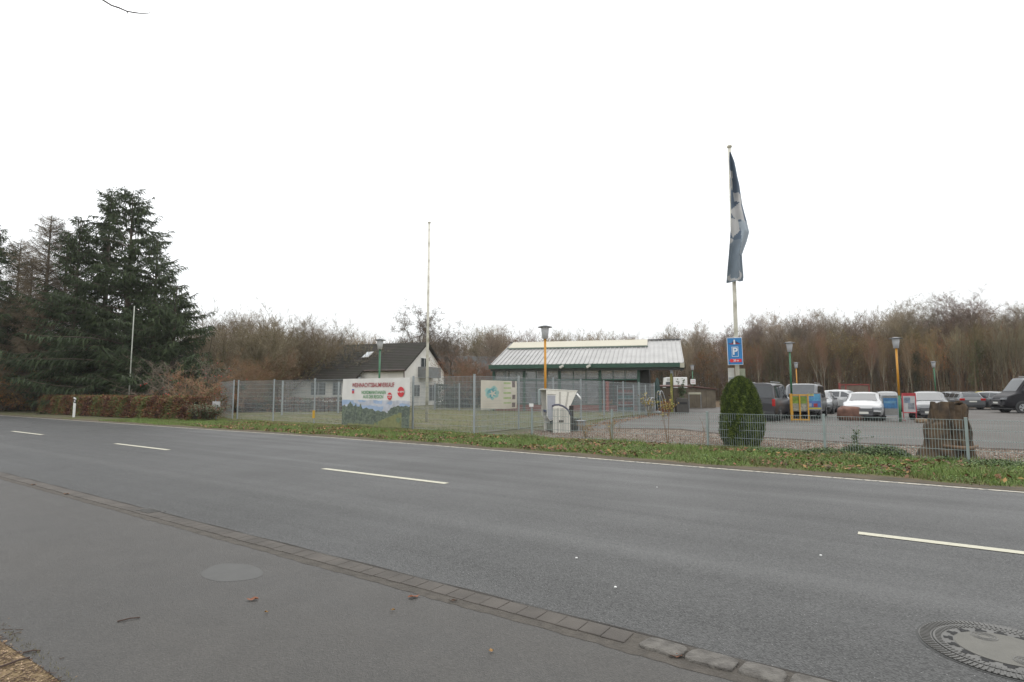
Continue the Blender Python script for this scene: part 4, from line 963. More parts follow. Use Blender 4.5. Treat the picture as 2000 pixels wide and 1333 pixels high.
        g = MB(); hm = .2 if kind in ('van', 'camper') else .13; g.box(mx_-.06, mx_+.08, min(sgn*(h-.02), sgn*(h+.2)), max(sgn*(h-.02), sgn*(h+.2)), belt+.04, belt+.04+hm); g.build('mirror', body if kind != 'van' else trim, t, bevel=.03)
        # lamps
        hx = xf-.12; zl = surf_top(xf-.3)-.1
        g = MB(); y0 = hw(hx)
        g.prism([(xf-.42, zl+.02), (xf-.02, zl-.05), (xf-.0, zl-.16), (xf-.1, zl-.17), (xf-.38, zl-.08)], min(sgn*(y0-.40), sgn*(y0+.012)), max(sgn*(y0-.40), sgn*(y0+.012))); g.build('headlight', lampm, t, bevel=.01)
        zt_ = belt-.02
        hh = .34 if kind in ('van', 'camper') else .16
        y1 = hw(xb+.05); wdt = .13 if kind in ('van', 'camper') else .32
        g = MB(); g.box(xb-.012, xb+.14, min(sgn*(y1-wdt), sgn*(y1+.012)), max(sgn*(y1-wdt), sgn*(y1+.012)), zt_-hh, zt_+.02); g.build('tail_light', redl, t, bevel=.015)
    # front: grille, lower intake, plate
    zg = surf_top(xf-.2)-.16
    g = MB(); g.prism([(xf-.3, zg-.34), (xf+.012, zg-.34), (xf+.006, zg+.02), (xf-.3, zg+.02)], -.48, .48); g.build('grille', mat('grille_dark', (.05, .05, .055), .4), t, bevel=.02)
    for s_ in (-1, 1): MB().box(xf-.3, xf+.012, min(s_*.78, s_*.46), max(s_*.78, s_*.46), sill+.1, sill+.22).build('lower_intake', black, t)
    g = MB(); g.box(xf+.012, xf+.024, -.26, .26, zg-.26, zg-.15); g.box(xb-.03, xb-.016, -.26, .26, .62, .73); g.build('number_plate', plm, t)
    g = MB(); [g.box(xf+.0125, xf+.02, -.44, .44, zg-.05-.055*q, zg-.038-.055*q) for q in (0, 1, 4, 5)]; g.build('grille_bars', rimm, t)
    g = MB(); g.box(xb-.02, xb+.1, -Wd*.44, Wd*.44, sill+.0, sill+.2); g.box(xb+.05, xf-.1, -Wd*.43, Wd*.43, sill-.08, sill-.001); g.build('bumper_trim', trim, t, bevel=.02)
    if kind in ('estate', 'camper', 'van'):
        g = MB(); [g.tube([(S['roof'][0]+.3, s_*Wd*.33, surf_top(-1.2)+.05), (S['roof'][1]-.2, s_*Wd*.33, surf_top(0)+.06)], .018, 6) for s_ in (-1, 1)]; g.build('roof_rail', rimm, t)
    return t
ax = math.atan2(RN.y, RN.x)       # parking direction, away from the road
def gp_(px, py): return at(px, py)
wp = paint('car_white', (.38, .385, .385), 0); silver = paint('car_silver', (.115, .12, .125), .15); dgrey = paint('car_dark_grey', (.026, .026, .03), .1, .4); mgrey = paint('car_mid_grey', (.16, .17, .18), .5); sblack = paint('car_black', (.010, .009, .012), 0, .5); sblack.node_tree.nodes['Principled BSDF'].inputs['Coat Weight'].default_value = 0; sblack.node_tree.nodes['Principled BSDF'].inputs['Specular IOR Level'].default_value = .22
def carat(px, py, fwd_in, **k): pass
def place(px, zc): return Vector((gx(px, zc), zc, 0))
car('parked_car', 'white estate car facing the road beside the brown boulder', 'car', place(1687, 31.2), ax+math.pi, 'estate', wp)
car('parked_van', 'dark grey van seen from behind, right of the conical conifer', 'van', place(1494, 31.0), ax, 'van', dgrey)
vs_ = car('parked_van', 'silver van with blue graphics facing the road behind the yellow sign rack', 'van', place(1571, 33.4), ax+math.pi, 'van', silver)
g = MB(); g.box(2.0, 2.06, -.94, -.6, .8, 1.1) if 0 else None
for y0, y1, z0, z1 in ((-.93, -.62, .78, 1.02), (.5, .9, 1.0, 1.1), (-.1, .45, 1.02, 1.1)): g.box(2.36, 2.5, y0, y1, z0, z1)
g.build('graphics', mat('van_graphic_blue', (.05, .08, .35), .4), vs_)
car('parked_car', 'silver hatchback facing the road behind the tree stump', 'car', place(1812, 31.6), ax+math.pi, 'hatch', silver)
car('parked_car', 'white coupe SUV standing behind the white estate car', 'car', place(1645, 43.5), R(-50), 'suv', wp)
car('parked_car', 'silver car half hidden between the silver van and the white SUV', 'car', place(1601, 40.0), ax+math.pi, 'estate', silver)
car('parked_car', 'white car glimpsed between the dark van and the silver van', 'car', place(1533, 37.5), ax, 'hatch', wp)
car('parked_car', 'dark grey car behind the white estate, above the blue board', 'car', place(1732, 44), ax+math.pi, 'hatch', mgrey)
car('parked_car', 'grey estate car seen from the rear right of the stump', 'car', place(1876, 49.0), R(70), 'estate', silver)
car('parked_car', 'grey car just left of the rear-facing estate, farther back', 'car', place(1855, 56.0), R(75), 'hatch', mgrey)
car('parked_car', 'small car with yellow roof beyond the grey estate', 'car', place(1920, 57.0), R(60), 'hatch', paint('car_yellow', (.55, .42, .04), 0))
car('parked_car', 'pale hatchback with red tail light left of the dark camper van', 'car', place(1927, 47.5), R(100), 'hatch', silver)
car('camper_van', 'dark high-roofed camper van at the right edge of the photo', 'van', place(2040, 39.8), R(180-12), 'camper', sblack).scale = (1, 1, 1.05)
# ================================================================ SIGN RACKS AND OBJECTS IN THE CAR PARK
yel = mat('rack_yellow', (.52, .27, .02), .5, .15, 5)
P = at(1547, 822); rk = thing('sign_rack', 'yellow tubular rack holding a green and white poster, next to the green lamp', 'rack', P, R(-12)); w_ = .80
MB().box(-.07, .05, -.06, .06, 0, 1.38).build('post', yel, rk, bevel=.01)
for x in (w_*.5, w_): MB().box(x-.03, x+.03, -.03, .03, 0, 1.34).build('post', yel, rk)
for z in (0.02, 1.28): MB().box(.052, w_+.03, -.025, .025, z, z+.07).build('rail', yel, rk)
g = MB(); g.mi = 0; g.box(.07, w_-.05, .035, .05, .88, 1.25); g.mi = 1; g.box(.07, w_-.05, .035, .05, .5, .879); g.build('poster', [mat('poster_green', (.2, .3, .03), .6, .5, 9), mat('poster_pale', (.33, .32, .25), .6, .5, 9)], rk)
def board(px, py, w_, h_, label, bands, frame, rz, foot=.3):
    P = at(px, py); t = thing('advertising_board', label, 'board', P, rz)
    g = MB(); g.box(0, w_, -.03, .03, foot, foot+.04); g.box(0, w_, -.03, .03, h_-.04, h_); g.box(0, .04, -.03, .03, foot+.041, h_-.041); g.box(w_-.04, w_, -.03, .03, foot+.041, h_-.041); g.build('frame', frame, t)
    g = MB(); mats = []
    for k, (a, b, c, d, m) in enumerate(bands):
        g.mi = k; mats.append(m); g.box(.04+(w_-.08)*a, .04+(w_-.08)*b, -.015-.002*k, -.01-.0021*k+.001, foot+.04+(h_-foot-.08)*c, foot+.04+(h_-foot-.08)*d)
    g.build('poster', mats, t)
    for x in (.02, w_-.05): MB().box(x, x+.03, -.2, .2, 0, .03).build('foot', frame, t); MB().box(x, x+.03, -.02, .02, .031, foot).build('leg', frame, t)
    return t
mm = lambda n_, c, v=.35: mat(n_, c, .55, v, 7)
board(1577, 820, .72, 1.42, 'advertising board with blue sea picture and yellow strip beside the yellow rack', [(0, 1, 0, 1, mm('ad_blue', (.08, .16, .4))), (0, 1, .55, .78, mm('ad_cyan', (.08, .3, .5))), (0, .5, .85, 1, mm('ad_lemon', (.45, .42, .16))), (.5, .97, .78, .98, mm('ad_cyan2', (.1, .33, .52))), (0, 1, .02, .12, mm('ad_yellow', (.45, .4, .05), .1)), (.45, .75, .16, .38, mm('ad_red', (.3, .03, .04), .2)), (0, .3, .18, .4, mm('ad_pale', (.3, .33, .4)))], mat('board_grey', (.22, .22, .22), .5), R(-14), .5)
board(1724, 822, .74, 1.3, 'blue advertising board at the foot of the yellow and green lamp', [(0, 1, 0, 1, mm('ad_grey', (.2, .2, .19), .2)), (.05, 1, .35, .9, mm('ad_blue2', (.04, .16, .34))), (.1, .9, .62, .74, mm('ad_cyan3', (.12, .27, .4)))], steel, R(-18), .25)
board(1764, 822, .62, 1.42, 'red framed advertising board in front of the silver hatchback', [(0, 1, 0, 1, mm('ad_white', (.42, .42, .42), .2)), (.0, 1, .88, 1, mm('ad_red2', (.4, .03, .04), .2)), (.1, .6, .5, .8, mm('ad_fig', (.2, .25, .32), .5)), (.4, .9, .15, .5, mm('ad_fig2', (.25, .27, .3), .5))], mat('board_red', (.4, .04, .05), .5), R(-18), .4)
# boulder
P = at(1660, 822)
g = rock_mesh(.62, .42, .40, 77, 26, .07, .6); o = tag(g.build('boulder', mat('brown_boulder', (.17, .085, .06), .85, .35, 5, bump=.6, bscale=30), smooth=True), 'rounded brown boulder in front of the white estate car', 'boulder'); o.location = (gx(1659, P.y+.4), P.y+.4, .33)
P = at(1806, 827); g = rock_mesh(.28, .2, .13, 79, 16, .09, .7); o = tag(g.build('boulder', mat('ochre_boulder', (.22, .15, .09), .85, .35, 5), smooth=True), 'small flat ochre stone left of the tree stump', 'boulder'); o.location = (P.x, P.y+.2, .1)
# stump
P = at(1846, 897); stp = thing('tree_stump', 'big weathered tree stump set upright behind the low fence end', 'tree stump', (gx(1846, P.y+.45), P.y+.45, 0)); stp.scale = (.86, .93, .93)
barkm = mat('stump_bark', (.10, .068, .042), .95, 0, 4, col2=(.02, .016, .013), bump=1, bscale=9, lo=.3, hi=.6, detail=8)
g = MB(); n = 72; rowsz = 40; HH = 1.33; rr = random.Random(4)
for j in range(rowsz+1):
    t_ = j/rowsz; z = HH*t_
    for k in range(n):
        a = 2*math.pi*k/n; r_ = .375+.13*(1-t_)**2.2
        r_ += .018*math.sin(a*5+z*1.2+math.sin(z*3)*.6)+.025*math.sin(a*17+z*2)+.012*math.sin(a*31-z*4)+.02*math.sin(z*9+a*3)
        if math.cos(a-math.pi) > .2 and z < .85: r_ += .13*(math.cos(a-math.pi)-.2)*(1 if z < .8 else .4)
        if t_ > .9: r_ -= .03*(t_-.9)*10
        if z < .2: r_ += .04*math.sin(a*5)+.03
        zz = z+(.03*math.sin(a*2+.6)+.02*math.sin(a*5)+.012*math.sin(a*9))*t_**6
        g.v.append((r_*math.cos(a)*1.06+.06*t_, r_*math.sin(a)*.9, zz))
for j in range(rowsz):
    for k in range(n): k2 = (k+1) % n; g.f.append((j*n+k, j*n+k2, (j+1)*n+k2, (j+1)*n+k)); g.m.append(0)
g.build('bark', barkm, stp, smooth=True)
g = MB(); rr = random.Random(6)
for q in range(46):      # rough bark ridges
    a = rr.uniform(0, 6.28); z0 = rr.uniform(0, .6); z1 = z0+rr.uniform(.25, .7); z1 = min(z1, 1.28); pts = []
    for i in range(7):
        z = z0+(z1-z0)*i/6; r_ = .40+.13*(1-z/HH)**2.2+.02*math.sin(z*9+q)
        pts.append((r_*math.cos(a+.06*math.sin(z*4+q))*1.06+.06*z/HH, r_*math.sin(a+.06*math.sin(z*4+q))*.9, z))
    g.tube(pts, [.012, .03, .035, .04, .033, .028, .01], 5)
g.build('bark_ridges', barkm, stp, smooth=True)
g = MB(); b = len(g.v); g.v.append((.06, 0, HH-.04))
for k in range(n): a = 2*math.pi*k/n; g.v.append((.35*math.cos(a)*1.06+.06, .35*math.sin(a)*.9, HH-.03+.03*math.sin(a*3)))
for k in range(n): g.f.append((0, 1+k, 1+(k+1) % n)); g.m.append(0)
g.build('cut_top', mat('stump_top', (.13, .1, .07), .95, .5, 9), stp)
g = MB(); g.tube([(-.45, -.36, .3), (-.2, -.48, .27), (.2, -.47, .25), (.48, -.33, .3)], [.03, .05, .05, .03], 6); g.build('root_band', mat('bare_wood', (.2, .13, .08), .9, .4, 6), stp, smooth=True)
# ================================================================ BEACH CHAIR
P = at(1078, 846); bc = thing('beach_chair', 'white hooded wicker beach chair with dark blue lining behind the low fence', 'beach chair', (P.x+.05, P.y, 0), R(8))
wick = mat('white_wicker', (.76, .74, .67), .7, .1, 14, bump=.4, bscale=60); rimd = mat('beach_chair_rim', (.07, .07, .1), .5); navy = mat('navy_fabric', (.03, .035, .12), .85, .3, 6); dk = mat('seat_dark_fabric', (.06, .06, .065), .85, .2, 5)
side = [(0, 0), (.64, 0), (.64, .62), (.60, .74), (.50, .86), (.36, .95), (.2, 1.0), (.06, .99), (0, .96)]
for y in (0, 1.1):
    pnl = MB(); pnl.prism(side if y == 0 else [(-.13, 0)]+side[1:-1]+[(-.13, .9)], y, y+.06); sp_ = pnl.build('side_panel', wick, bc, bevel=.008)
    g = MB(); g.tube([(x, y+.03, z+.012) for x, z in [(-.02, .95)]+side[8:4:-1]+side[4:1:-1]], .042, 8); g.build('rim', rimd, sp_, smooth=True)
    g = MB()
    yy = y-.004 if y == 0 else y+.066
    for cx in (.17, .36):
        for q in range(24):
            z = .05+q*.036
            if z < .95-.35*max(0, cx-.2): g.box(cx-.045, cx+.045, yy-.002, yy, z, z+.012)
    for q in range(16):
        x = .02+q*.04
        if abs(x-.17) < .05 or abs(x-.36) < .05: continue
        g.box(x-.004, x+.004, yy-.001, yy+.001, .02, .9-.5*max(0, x-.35))
    g.build('weave_gaps', mat('weave_gap', (.16, .15, .13), .9), sp_)
    if y == 0: g = MB(); g.box(.21, .38, -.02, -.006, .38, .46); g.build('handle', mat('handle_brown', (.09, .08, .07), .6), sp_)
g = MB(); g.box(.1, .6, .065, 1.095, .1, .42); g.build('seat', dk, bc, bevel=.03)  # seat block in plain dark grey fabric
g = MB(); g.box(.05, .62, .07, 1.09, .42, .52); g.build('cushion', navy, bc, bevel=.04)
g = MB(); g.box(-.02, .04, .07, 1.09, .06, .3); g.build('footrest', mat('footrest_wood', (.2, .2, .17), .8, .2, 5), bc)
g = MB(); g.box(.62, .78, .05, 1.1, .05, .98); g.build('back_box', mat('back_dark', (.035, .032, .03), .85), bc, bevel=.02)
hood = [(-.24, 1.56), (.92, 1.50), (.60, .84), (.42, .66), (-.1, .42), (-.22, .6)]
for y in (.075, 1.045):
    g = MB(); g.prism(hood, y, y+.035); hp = g.build('hood_side', wick, bc, bevel=.006)
    if y < .5:
        g = MB()
        for cx, dx in ((.27, .0), (.52, .2)):
            for q in range(18): z = 1.46-q*.034; x = cx+dx*(z-1.1)*.9; g.box(x-.035, x+.035, y-.006, y-.002, z, z+.011)
        g.build('weave_gaps', mat('weave_gap', (.16, .15, .13), .9), hp)
        g = MB(); g.prism([(-.2, 1.40), (.12, 1.39), (.12, 1.375), (-.2, 1.385)], y-.012, y-.002); g.build('strap', mat('strap_brown', (.12, .11, .1), .7), hp)
        g = MB(); g.prism([(-.2, 1.36), (.1, 1.35), (.08, .5), (-.12, .46), (-.2, .62)], y-.01, y-.003); g.build('grey_panel', mat('hood_grey_fabric', (.37, .38, .42), .8, .1, 6), hp)
g = MB(); g.prism([(-.3, 1.56), (.94, 1.50), (.94, 1.535), (-.3, 1.6)], .06, 1.1); g.build('hood_top', mat('hood_top_white', (.62, .61, .55), .6), bc, bevel=.01)
g = MB(); g.prism([(.92, 1.5), (.60, .84), (.57, .86), (.885, 1.49)], .112, 1.043); g.build('hood_back', wick, bc)
g = MB(); g.prism([(-.18, .75), (.3, .52), (.3, .58), (-.16, .81)], .112, 1.043); g.prism([(.5, .7), (.83, 1.45), (.8, 1.45), (.46, .72)], .114, 1.04); g.build('backrest', navy, bc)
g = MB(); g.box(-.34, -.285, .98, 1.1, .98, 1.58); g.build('side_table', mat('pale_blue_board', (.42, .5, .5), .6, .1, 4), bc, bevel=.01)
g = MB(); g.tube([(.9, .05, 1.42), (1.0, -.02, 1.28), (1.04, -.04, 1.2)], [.03, .035, .02], 8); g.build('handgrip', white, bc, smooth=True)
P = at(1131, 843); tt = thing('grey_box', 'small grey metal box on the gravel just right of the beach chair', 'box', (P.x+.0, P.y, 0), R(10)); MB().box(-.05, .26, 0, .4, 0, .38).build('body', mat('box_grey', (.24, .25, .26), .6, .1, 5), tt, bevel=.01); MB().box(-.07, .28, -.02, .42, .381, .40).build('lid', steel, tt)
P = at(1119, 842); tt = thing('wooden_block', 'dark weathered wooden block between beach chair and grey box', 'block', (P.x-.05, P.y+.2, 0), R(12)); MB().box(-.1, .34, 0, .5, 0, .42).build('body', mat('block_wood', (.09, .09, .07), .9, .5, 6), tt, bevel=.02); MB().box(-.14, .38, -.05, .55, .421, .46).build('top', mat('block_top', (.1, .12, .09), .9, .3, 6), tt)
# ================================================================ VEGETATION
bark = mat('bark_grey_brown', (.16, .125, .085), .9, .45, 3, rnd=.3); barkd = mat('bark_dark', (.10, .08, .058), .9, .4, 3); barkm_ = mat('bark_mossy', (.17, .155, .075), .9, .4, 2)
barkb = mat('bark_pale', (.38, .34, .25), .9, .3, 2, rnd=.25); twigc = mat('twigs_brown', (.205, .13, .068), .9, .3, 1, rnd=.38); twiggrey = mat('twigs_grey', (.235, .18, .12), .9, .25, 1, rnd=.35)
def bare_tree(*a, **k):
    tr, tw = bare_tree_(*a, **k); H = k.get('H') or a[1]; zs = sorted(v[2] for v in tw.v); s_ = H/zs[int(len(zs)*.9985)]
    for m in (tr, tw): m.v = [(x*s_, y*s_, z*s_) for x, y, z in m.v]
    return tr, tw
def bare_tree_(seed, H, spread=.45, trunk_frac=.3, r0=.16, levels=5, up=.35, stems=1, tip=.007, dens=1.0, kids=(5, 5, 5, 4), wig=.18):
    rr = random.Random(seed); tr = MB(); tw = MB()
    def grow(p, d, L_, r, lv):
        n = 5 if lv <= 1 else 3; pts = [p.copy()]; rads = [r]; q = p.copy(); dd = d.copy()
        for i in range(n):
            wg = wig*(.35 if lv == 0 and stems == 1 else 1); dd = (dd+Vector((rr.gauss(0, wg), rr.gauss(0, wg), rr.gauss(0, wg)*.6+up*.12*(1 if lv else .3)))).normalized()
            q = q+dd*(L_/n); pts.append(q.copy()); rads.append(max(tip*.7, r*(1-.75*(i+1)/n)))
        (tr if lv <= 1 else tw).tube(pts, rads, 6 if lv == 0 else 4 if lv == 1 else 3, cap=False)
        if lv >= levels-1: return
        k = kids[min(lv, len(kids)-1)]; k = max(2, int(k*dens+rr.random()*1.5)); 
        if lv == 0: k = int(k*2.2)
        for i in range(k):
            t = rr.uniform(trunk_frac if lv == 0 else .15, 1.0); f = t*n; a = min(n-1, int(f)); f -= a
            P = pts[a].lerp(pts[a+1], f); R_ = rads[a]+(rads[a+1]-rads[a])*f
            base = (pts[a+1]-pts[a]).normalized(); o = base.orthogonal().normalized(); o = Matrix.Rotation(rr.uniform(0, 6.283), 3, base) @ o
            ang_ = rr.uniform(.45, 1.05)*(1.15-.5*t if lv == 0 else 1)*(spread/.45)
            nd = (base*math.cos(ang_)+o*math.sin(ang_)+Vector((0, 0, up*.4))).normalized()
            grow(P, nd, L_*rr.uniform(.38, .62)*(1.15-.45*t if lv == 0 else 1.1-.3*t), max(tip, min(R_*.7, r*.5)), lv+1)
        if lv: grow(pts[-1], (pts[-1]-pts[-2]).normalized(), L_*.5, max(tip, rads[-1]), lv+1)
    for s_ in range(stems):
        if stems == 1: grow(Vector((0, 0, -.1)), Vector((0, 0, 1)), H*.86, r0, 0)
        else:
            a = 6.283*s_/stems+rr.random(); dl = rr.uniform(.15, .8)
            grow(Vector((.25*math.cos(a), .25*math.sin(a), -.1)), Vector((math.cos(a)*dl, math.sin(a)*dl, 1)).normalized(), H*rr.uniform(.6, .85), r0, 0 if s_ % 2 == 0 else 0)
    return tr, tw
def leaf_scatter(tw, n, s0, s1, rr, zmin=0, zmax=99, nm=3, sp=.12):
    mb = MB(); vs = tw.v; m = 0
    while m < n:
        v = vs[rr.randrange(len(vs))]
        if not (zmin <= v[2] <= zmax) : 
            if rr.random() < .9: continue
        mb.mi = rr.randrange(nm); P = Vector(v)+Vector((rr.gauss(0, sp), rr.gauss(0, sp), rr.gauss(0, sp))); leafq(mb, P, rr.uniform(s0, s1), rr, 1.5); m += 1
    return mb
# ---- conifers
needle = [mat('needles_a', (.055, .084, .034), .8, .35, 1.2), mat('needles_b', (.075, .105, .042), .8, .3, 1.5), mat('needles_c', (.038, .054, .024), .8, .3, 1.5)]
def conifer(seed, H, rad, sparse=1.0, z0=.06, needles=True, brown=False, droop=.35, power=.85):
    rr = random.Random(seed); tr = MB(); fo = MB()
    tr.tube([(0, 0, -.1), (rr.gauss(0, .05), rr.gauss(0, .05), H*.5), (0, 0, H)], [H*.016, H*.010, .02], 8)
    z = H*z0
    while z < H*.985:
        t = z/H; Rm = rad*(1-t)**power*(.8+.2*math.sin(seed+z*1.7))+.15
        k = rr.randint(5, 7)
        for i in range(k):
            if rr.random() > sparse: continue
            dro = droop*rr.uniform(.35, 1.6); zo = rr.uniform(-.15, .15); el = rr.uniform(.08, .4); a = rr.uniform(0, 6.283); L_ = Rm*rr.choice((rr.uniform(.5, 1.0), rr.uniform(.8, 1.2))); n = 6; pts = []
            for j in range(n+1):
                s_ = j/n; pts.append(Vector((math.cos(a)*L_*s_, math.sin(a)*L_*s_, z+zo+L_*(el*s_-dro*s_*s_+.18*s_**4)+(.45*t*L_*s_))))
            tr.tube(pts, [max(.012, .028*L_/2*(1-j/n*.8)) for j in range(n+1)], 3, cap=False)
            side = Vector((-math.sin(a), math.cos(a), 0)); m = int(L_/(.11 if needles else .10))+2
            for q in range(m):
                s_ = (q+.6)/m
                if s_ < .18: continue
                f = s_*n; b = min(n-1, int(f)); P = pts[b].lerp(pts[b+1], f-b); d = (pts[b+1]-pts[b]).normalized()
                for sg_ in (-1, 1):
                    tl = (.22+.34*L_/2.5*(1-abs(s_-.55)))*rr.uniform(.6, 1.2); dr = (side*sg_*rr.uniform(.5, 1)+d*rr.uniform(.3, .9)+Vector((0, 0, rr.uniform(-.7, .05)))).normalized()
                    if not needles: tw_ = P+dr*tl; fo.mi = 0; fo.tube([P, tw_], [.010, .005], 3, cap=False); 
                    if not needles and rr.random() < .6: fo.tube([P.lerp(tw_, .5), tw_+Vector((rr.gauss(0, .1), rr.gauss(0, .1), -.25))], [.007, .004], 3, cap=False)
                    if needles:
                        fo.mi = rr.choice((0, 0, 1, 2)); w_ = rr.uniform(.02, .042); up_ = Vector((rr.gauss(0, .4), rr.gauss(0, .4), 1)); c = dr.cross(up_).normalized()*w_
                        e = P+dr*tl+Vector((0, 0, -tl*.35)); mid = P+dr*tl*.55
                        fo.face([P, mid-c, e, mid+c])
                        c2 = dr.cross(c.normalized()).normalized()*w_*1.1; fo.face([P, mid-c2, e, mid+c2])
                if needles and rr.random() < .75:   # hanging twigs
                    fo.mi = rr.choice((0, 1, 2)); hl = rr.uniform(.15, .55); c = side*rr.uniform(.02, .045); o = Vector((rr.gauss(0, .06), rr.gauss(0, .06), 0)); fo.face([P+o, P+o-c+Vector((0, 0, -hl*.5)), P+o*1.5+Vector((0, 0, -hl)), P+o+c+Vector((0, 0, -hl*.5))])
        z += rr.uniform(.2, .34)*(1 if t < .8 else .8)
    return tr, fo
def add_tree(name, label, cat, P, parts, rz=0, sc_=1, group=None, sz_=None):
    t = thing(name, label, cat, P, rz, group); t.scale = (sc_, sc_, sz_ or sc_)
    for nm, src in parts: inst(src, nm, t)
    return t
PROTO = []
def proto(mb, nm, m, smooth=False):
    o = mb.build(nm, m, None, smooth); C.objects.unlink(o); PROTO.append(o); return o
def conif_proto(*a, tm=barkd, fm=needle, **k):
    tr, fo = conifer(*a, **k); return [('trunk', proto(tr, 'trunk', tm, True)), ('crown', proto(fo, 'crown', fm))]
cA = conif_proto(1, 15.6, 6.0, droop=.42, power=.62, sparse=.72); cB = conif_proto(2, 15.4, 4.6, droop=.42, sparse=.72, power=.62); cC = conif_proto(3, 13.5, 4.4, droop=.34, sparse=.6, power=.62); cS = conif_proto(5, 8.0, 3.6, droop=.3, power=.6)
cL = conif_proto(4, 14, 4.6, sparse=.95, power=.7, needles=False, fm=mat('larch_twigs', (.15, .115, .07), .9, .3, 1), droop=.25)
def Z(px, z): return Vector((gx(px, z), z, 0))
def conif(px, ytop, z, pr, H0, label, rz=0, wide=1.0):
    H = hz(ytop, z); s_ = H/H0; t = add_tree('conifer_tree', label, 'tree', Z(px, z), pr, rz, s_*wide, 'firs at the left of the road', s_); return t
conif(236, 372, 41, cA, 15.6, 'tallest dark fir with wide drooping boughs behind the thin pole', 0.3, 1.05)
conif(192, 376, 44, cB, 15.4, 'tall dark fir just left of the tallest one', 2)
conif(135, 425, 42, cC, 13.5, 'dark fir with sparse top between the bare larch and the tall firs', 1)
conif(292, 468, 40, cC, 13.5, 'mid-height dark fir on the right shoulder of the tall firs', 4, 1.15)
conif(335, 560, 38, cS, 8.0, 'low wide fir whose boughs reach out over the fruit tree', .6, 1.1)
conif(5, 560, 45, cC, 13.5, 'dark fir low at the left edge of the photo', 3.1); conif(18, 470, 50, cL, 14, 'bare larch near the left edge above the orange beech', 4); conif(112, 450, 47, cL, 14, 'bare larch squeezed between feathery larch and sparse fir', 5)
conif(-35, 440, 43, cC, 13.5, 'dark fir cut by the left edge of the photo', 5)
conif(75, 422, 44, cL, 14, 'bare feathery larch left of the dark firs', 0)
conif(45, 500, 48, cL, 14, 'shorter bare larch behind the feathery larch', 2)
conif(165, 600, 44, cS, 8.0, 'bushy young fir under the tall firs', 2.2, .8)
conif(60, 640, 47, cS, 8.0, 'bushy young fir behind the left end of the hedge', 1.2, .9)
conif(255, 620, 41, cS, 8.0, 'bushy young fir right behind the thin grey pole', 3.3, .85)
# dark understorey behind the hedge
rr = random.Random(31); g = MB()
for _ in range(26000):
    px = rr.uniform(-220, 405); z = rr.uniform(37+max(0, 340-px)*.03, 56); h = rr.random()**.8*(4.6 if px < 330 else 3.2)
    g.mi = rr.choice((0, 1, 1, 2, 3)) if px < 250 else rr.choice((0, 0, 1, 3)); leafq(g, Vector((gx(px, z), z, h)), rr.uniform(.08, .2), rr, 1.2)
for _ in range(900):
    px = rr.uniform(-220, 400); z = rr.uniform(37+max(0, 340-px)*.03, 54); P = Z(px, z); g.mi = 3; h = rr.uniform(1.5, 6); g.tube([P, P+Vector((rr.gauss(0, .5), rr.gauss(0, .5), h))], [.05, .015], 4, cap=False)
tag(g.build('undergrowth', [needle[0], needle[2], mat('under_dark_brown', (.05, .038, .025), .9, .4, 1), barkd]), 'dark undergrowth filling the space beneath the firs', 'undergrowth', kind='stuff')
# beech saplings holding orange leaves
def sapling(seed, H, n): 
    tr, tw = bare_tree(seed, H, .75, .15, .05, 4, .1, 3, .006, 1, (4, 4, 4)); lf_ = leaf_scatter(tw, n, .04, .08, random.Random(seed), .3)
    for f, m in zip(tw.f, tw.m): pass
    return [('stem', proto(tr, 'stem', barkd)), ('twigs', proto(tw, 'twigs', twigc)), ('foliage', proto(lf_, 'foliage', [mat('beech_orange', (.28, .12, .03), .8), mat('beech_brown', (.18, .08, .03), .8), mat('beech_ochre', (.25, .15, .04), .8)]))]
sA = sapling(51, 2.6, 900); sB = sapling(52, 6.5, 2200)
for px, z, pr, s_, lb in ((70, 43.5, sA, 1.3, 'small beech bush with orange leaves behind the left hedge'), (95, 45, sB, .75, 'orange leaved beech under the firs at mid height'), (20, 45, sB, .95, 'taller brown orange beech at the far left'), (130, 44, sB, .85, 'thin orange tinged beech between the dark firs')):
    add_tree('beech_sapling', lb, 'tree', Z(px, z), pr, px, s_)
# ---- bare fruit tree with red apples
tr, tw = bare_tree(61, 3.6, .95, .2, .09, 5, .05, 3, .008, 1, (4, 4, 4, 3), .28)
rr = random.Random(6); apm = MB(); apm.lathe([(0, -.035), (.033, -.012), (.033, .015), (0, .035)], 8); APR = proto(apm, 'fruit', mat('red_fruit', (.4, .03, .02), .4), True)
apos = [Vector(tw.v[rr.randrange(len(tw.v))])-Vector((0, 0, .04)) for _ in range(70)]
t = thing('fruit_tree', 'bare spreading fruit tree with red fruit behind the right end of the hedge', 'tree', Z(338, 33.5), 1)
tr.build('trunk', bark, t, True); tw.build('twigs', mat('fruit_tree_twigs', (.15, .12, .09), .9), t)
for P_ in apos: o = inst(APR, 'fruit', t); o.location = P_
tr, tw = bare_tree(62, 2.9, .95, .1, .07, 5, .05, 5, .008, 1, (4, 4, 4, 3), .25); lf_ = leaf_scatter(tw, 800, .035, .065, rr, 0)
t = thing('shrub', 'tangled reddish shrub with red berries between fruit tree and fence', 'shrub', Z(395, 32.0), 1)
tr.build('stems', barkm_, t); tw.build('twigs', twigc, t); lf_.build('foliage', [mat('shrub_green', (.08, .1, .03), .8), mat('shrub_rust', (.17, .06, .03), .8), mat('shrub_olive', (.12, .11, .04), .8)], t)
for _ in range(55): o = inst(APR, 'berry', t); o.location = tw.v[rr.randrange(len(tw.v))]
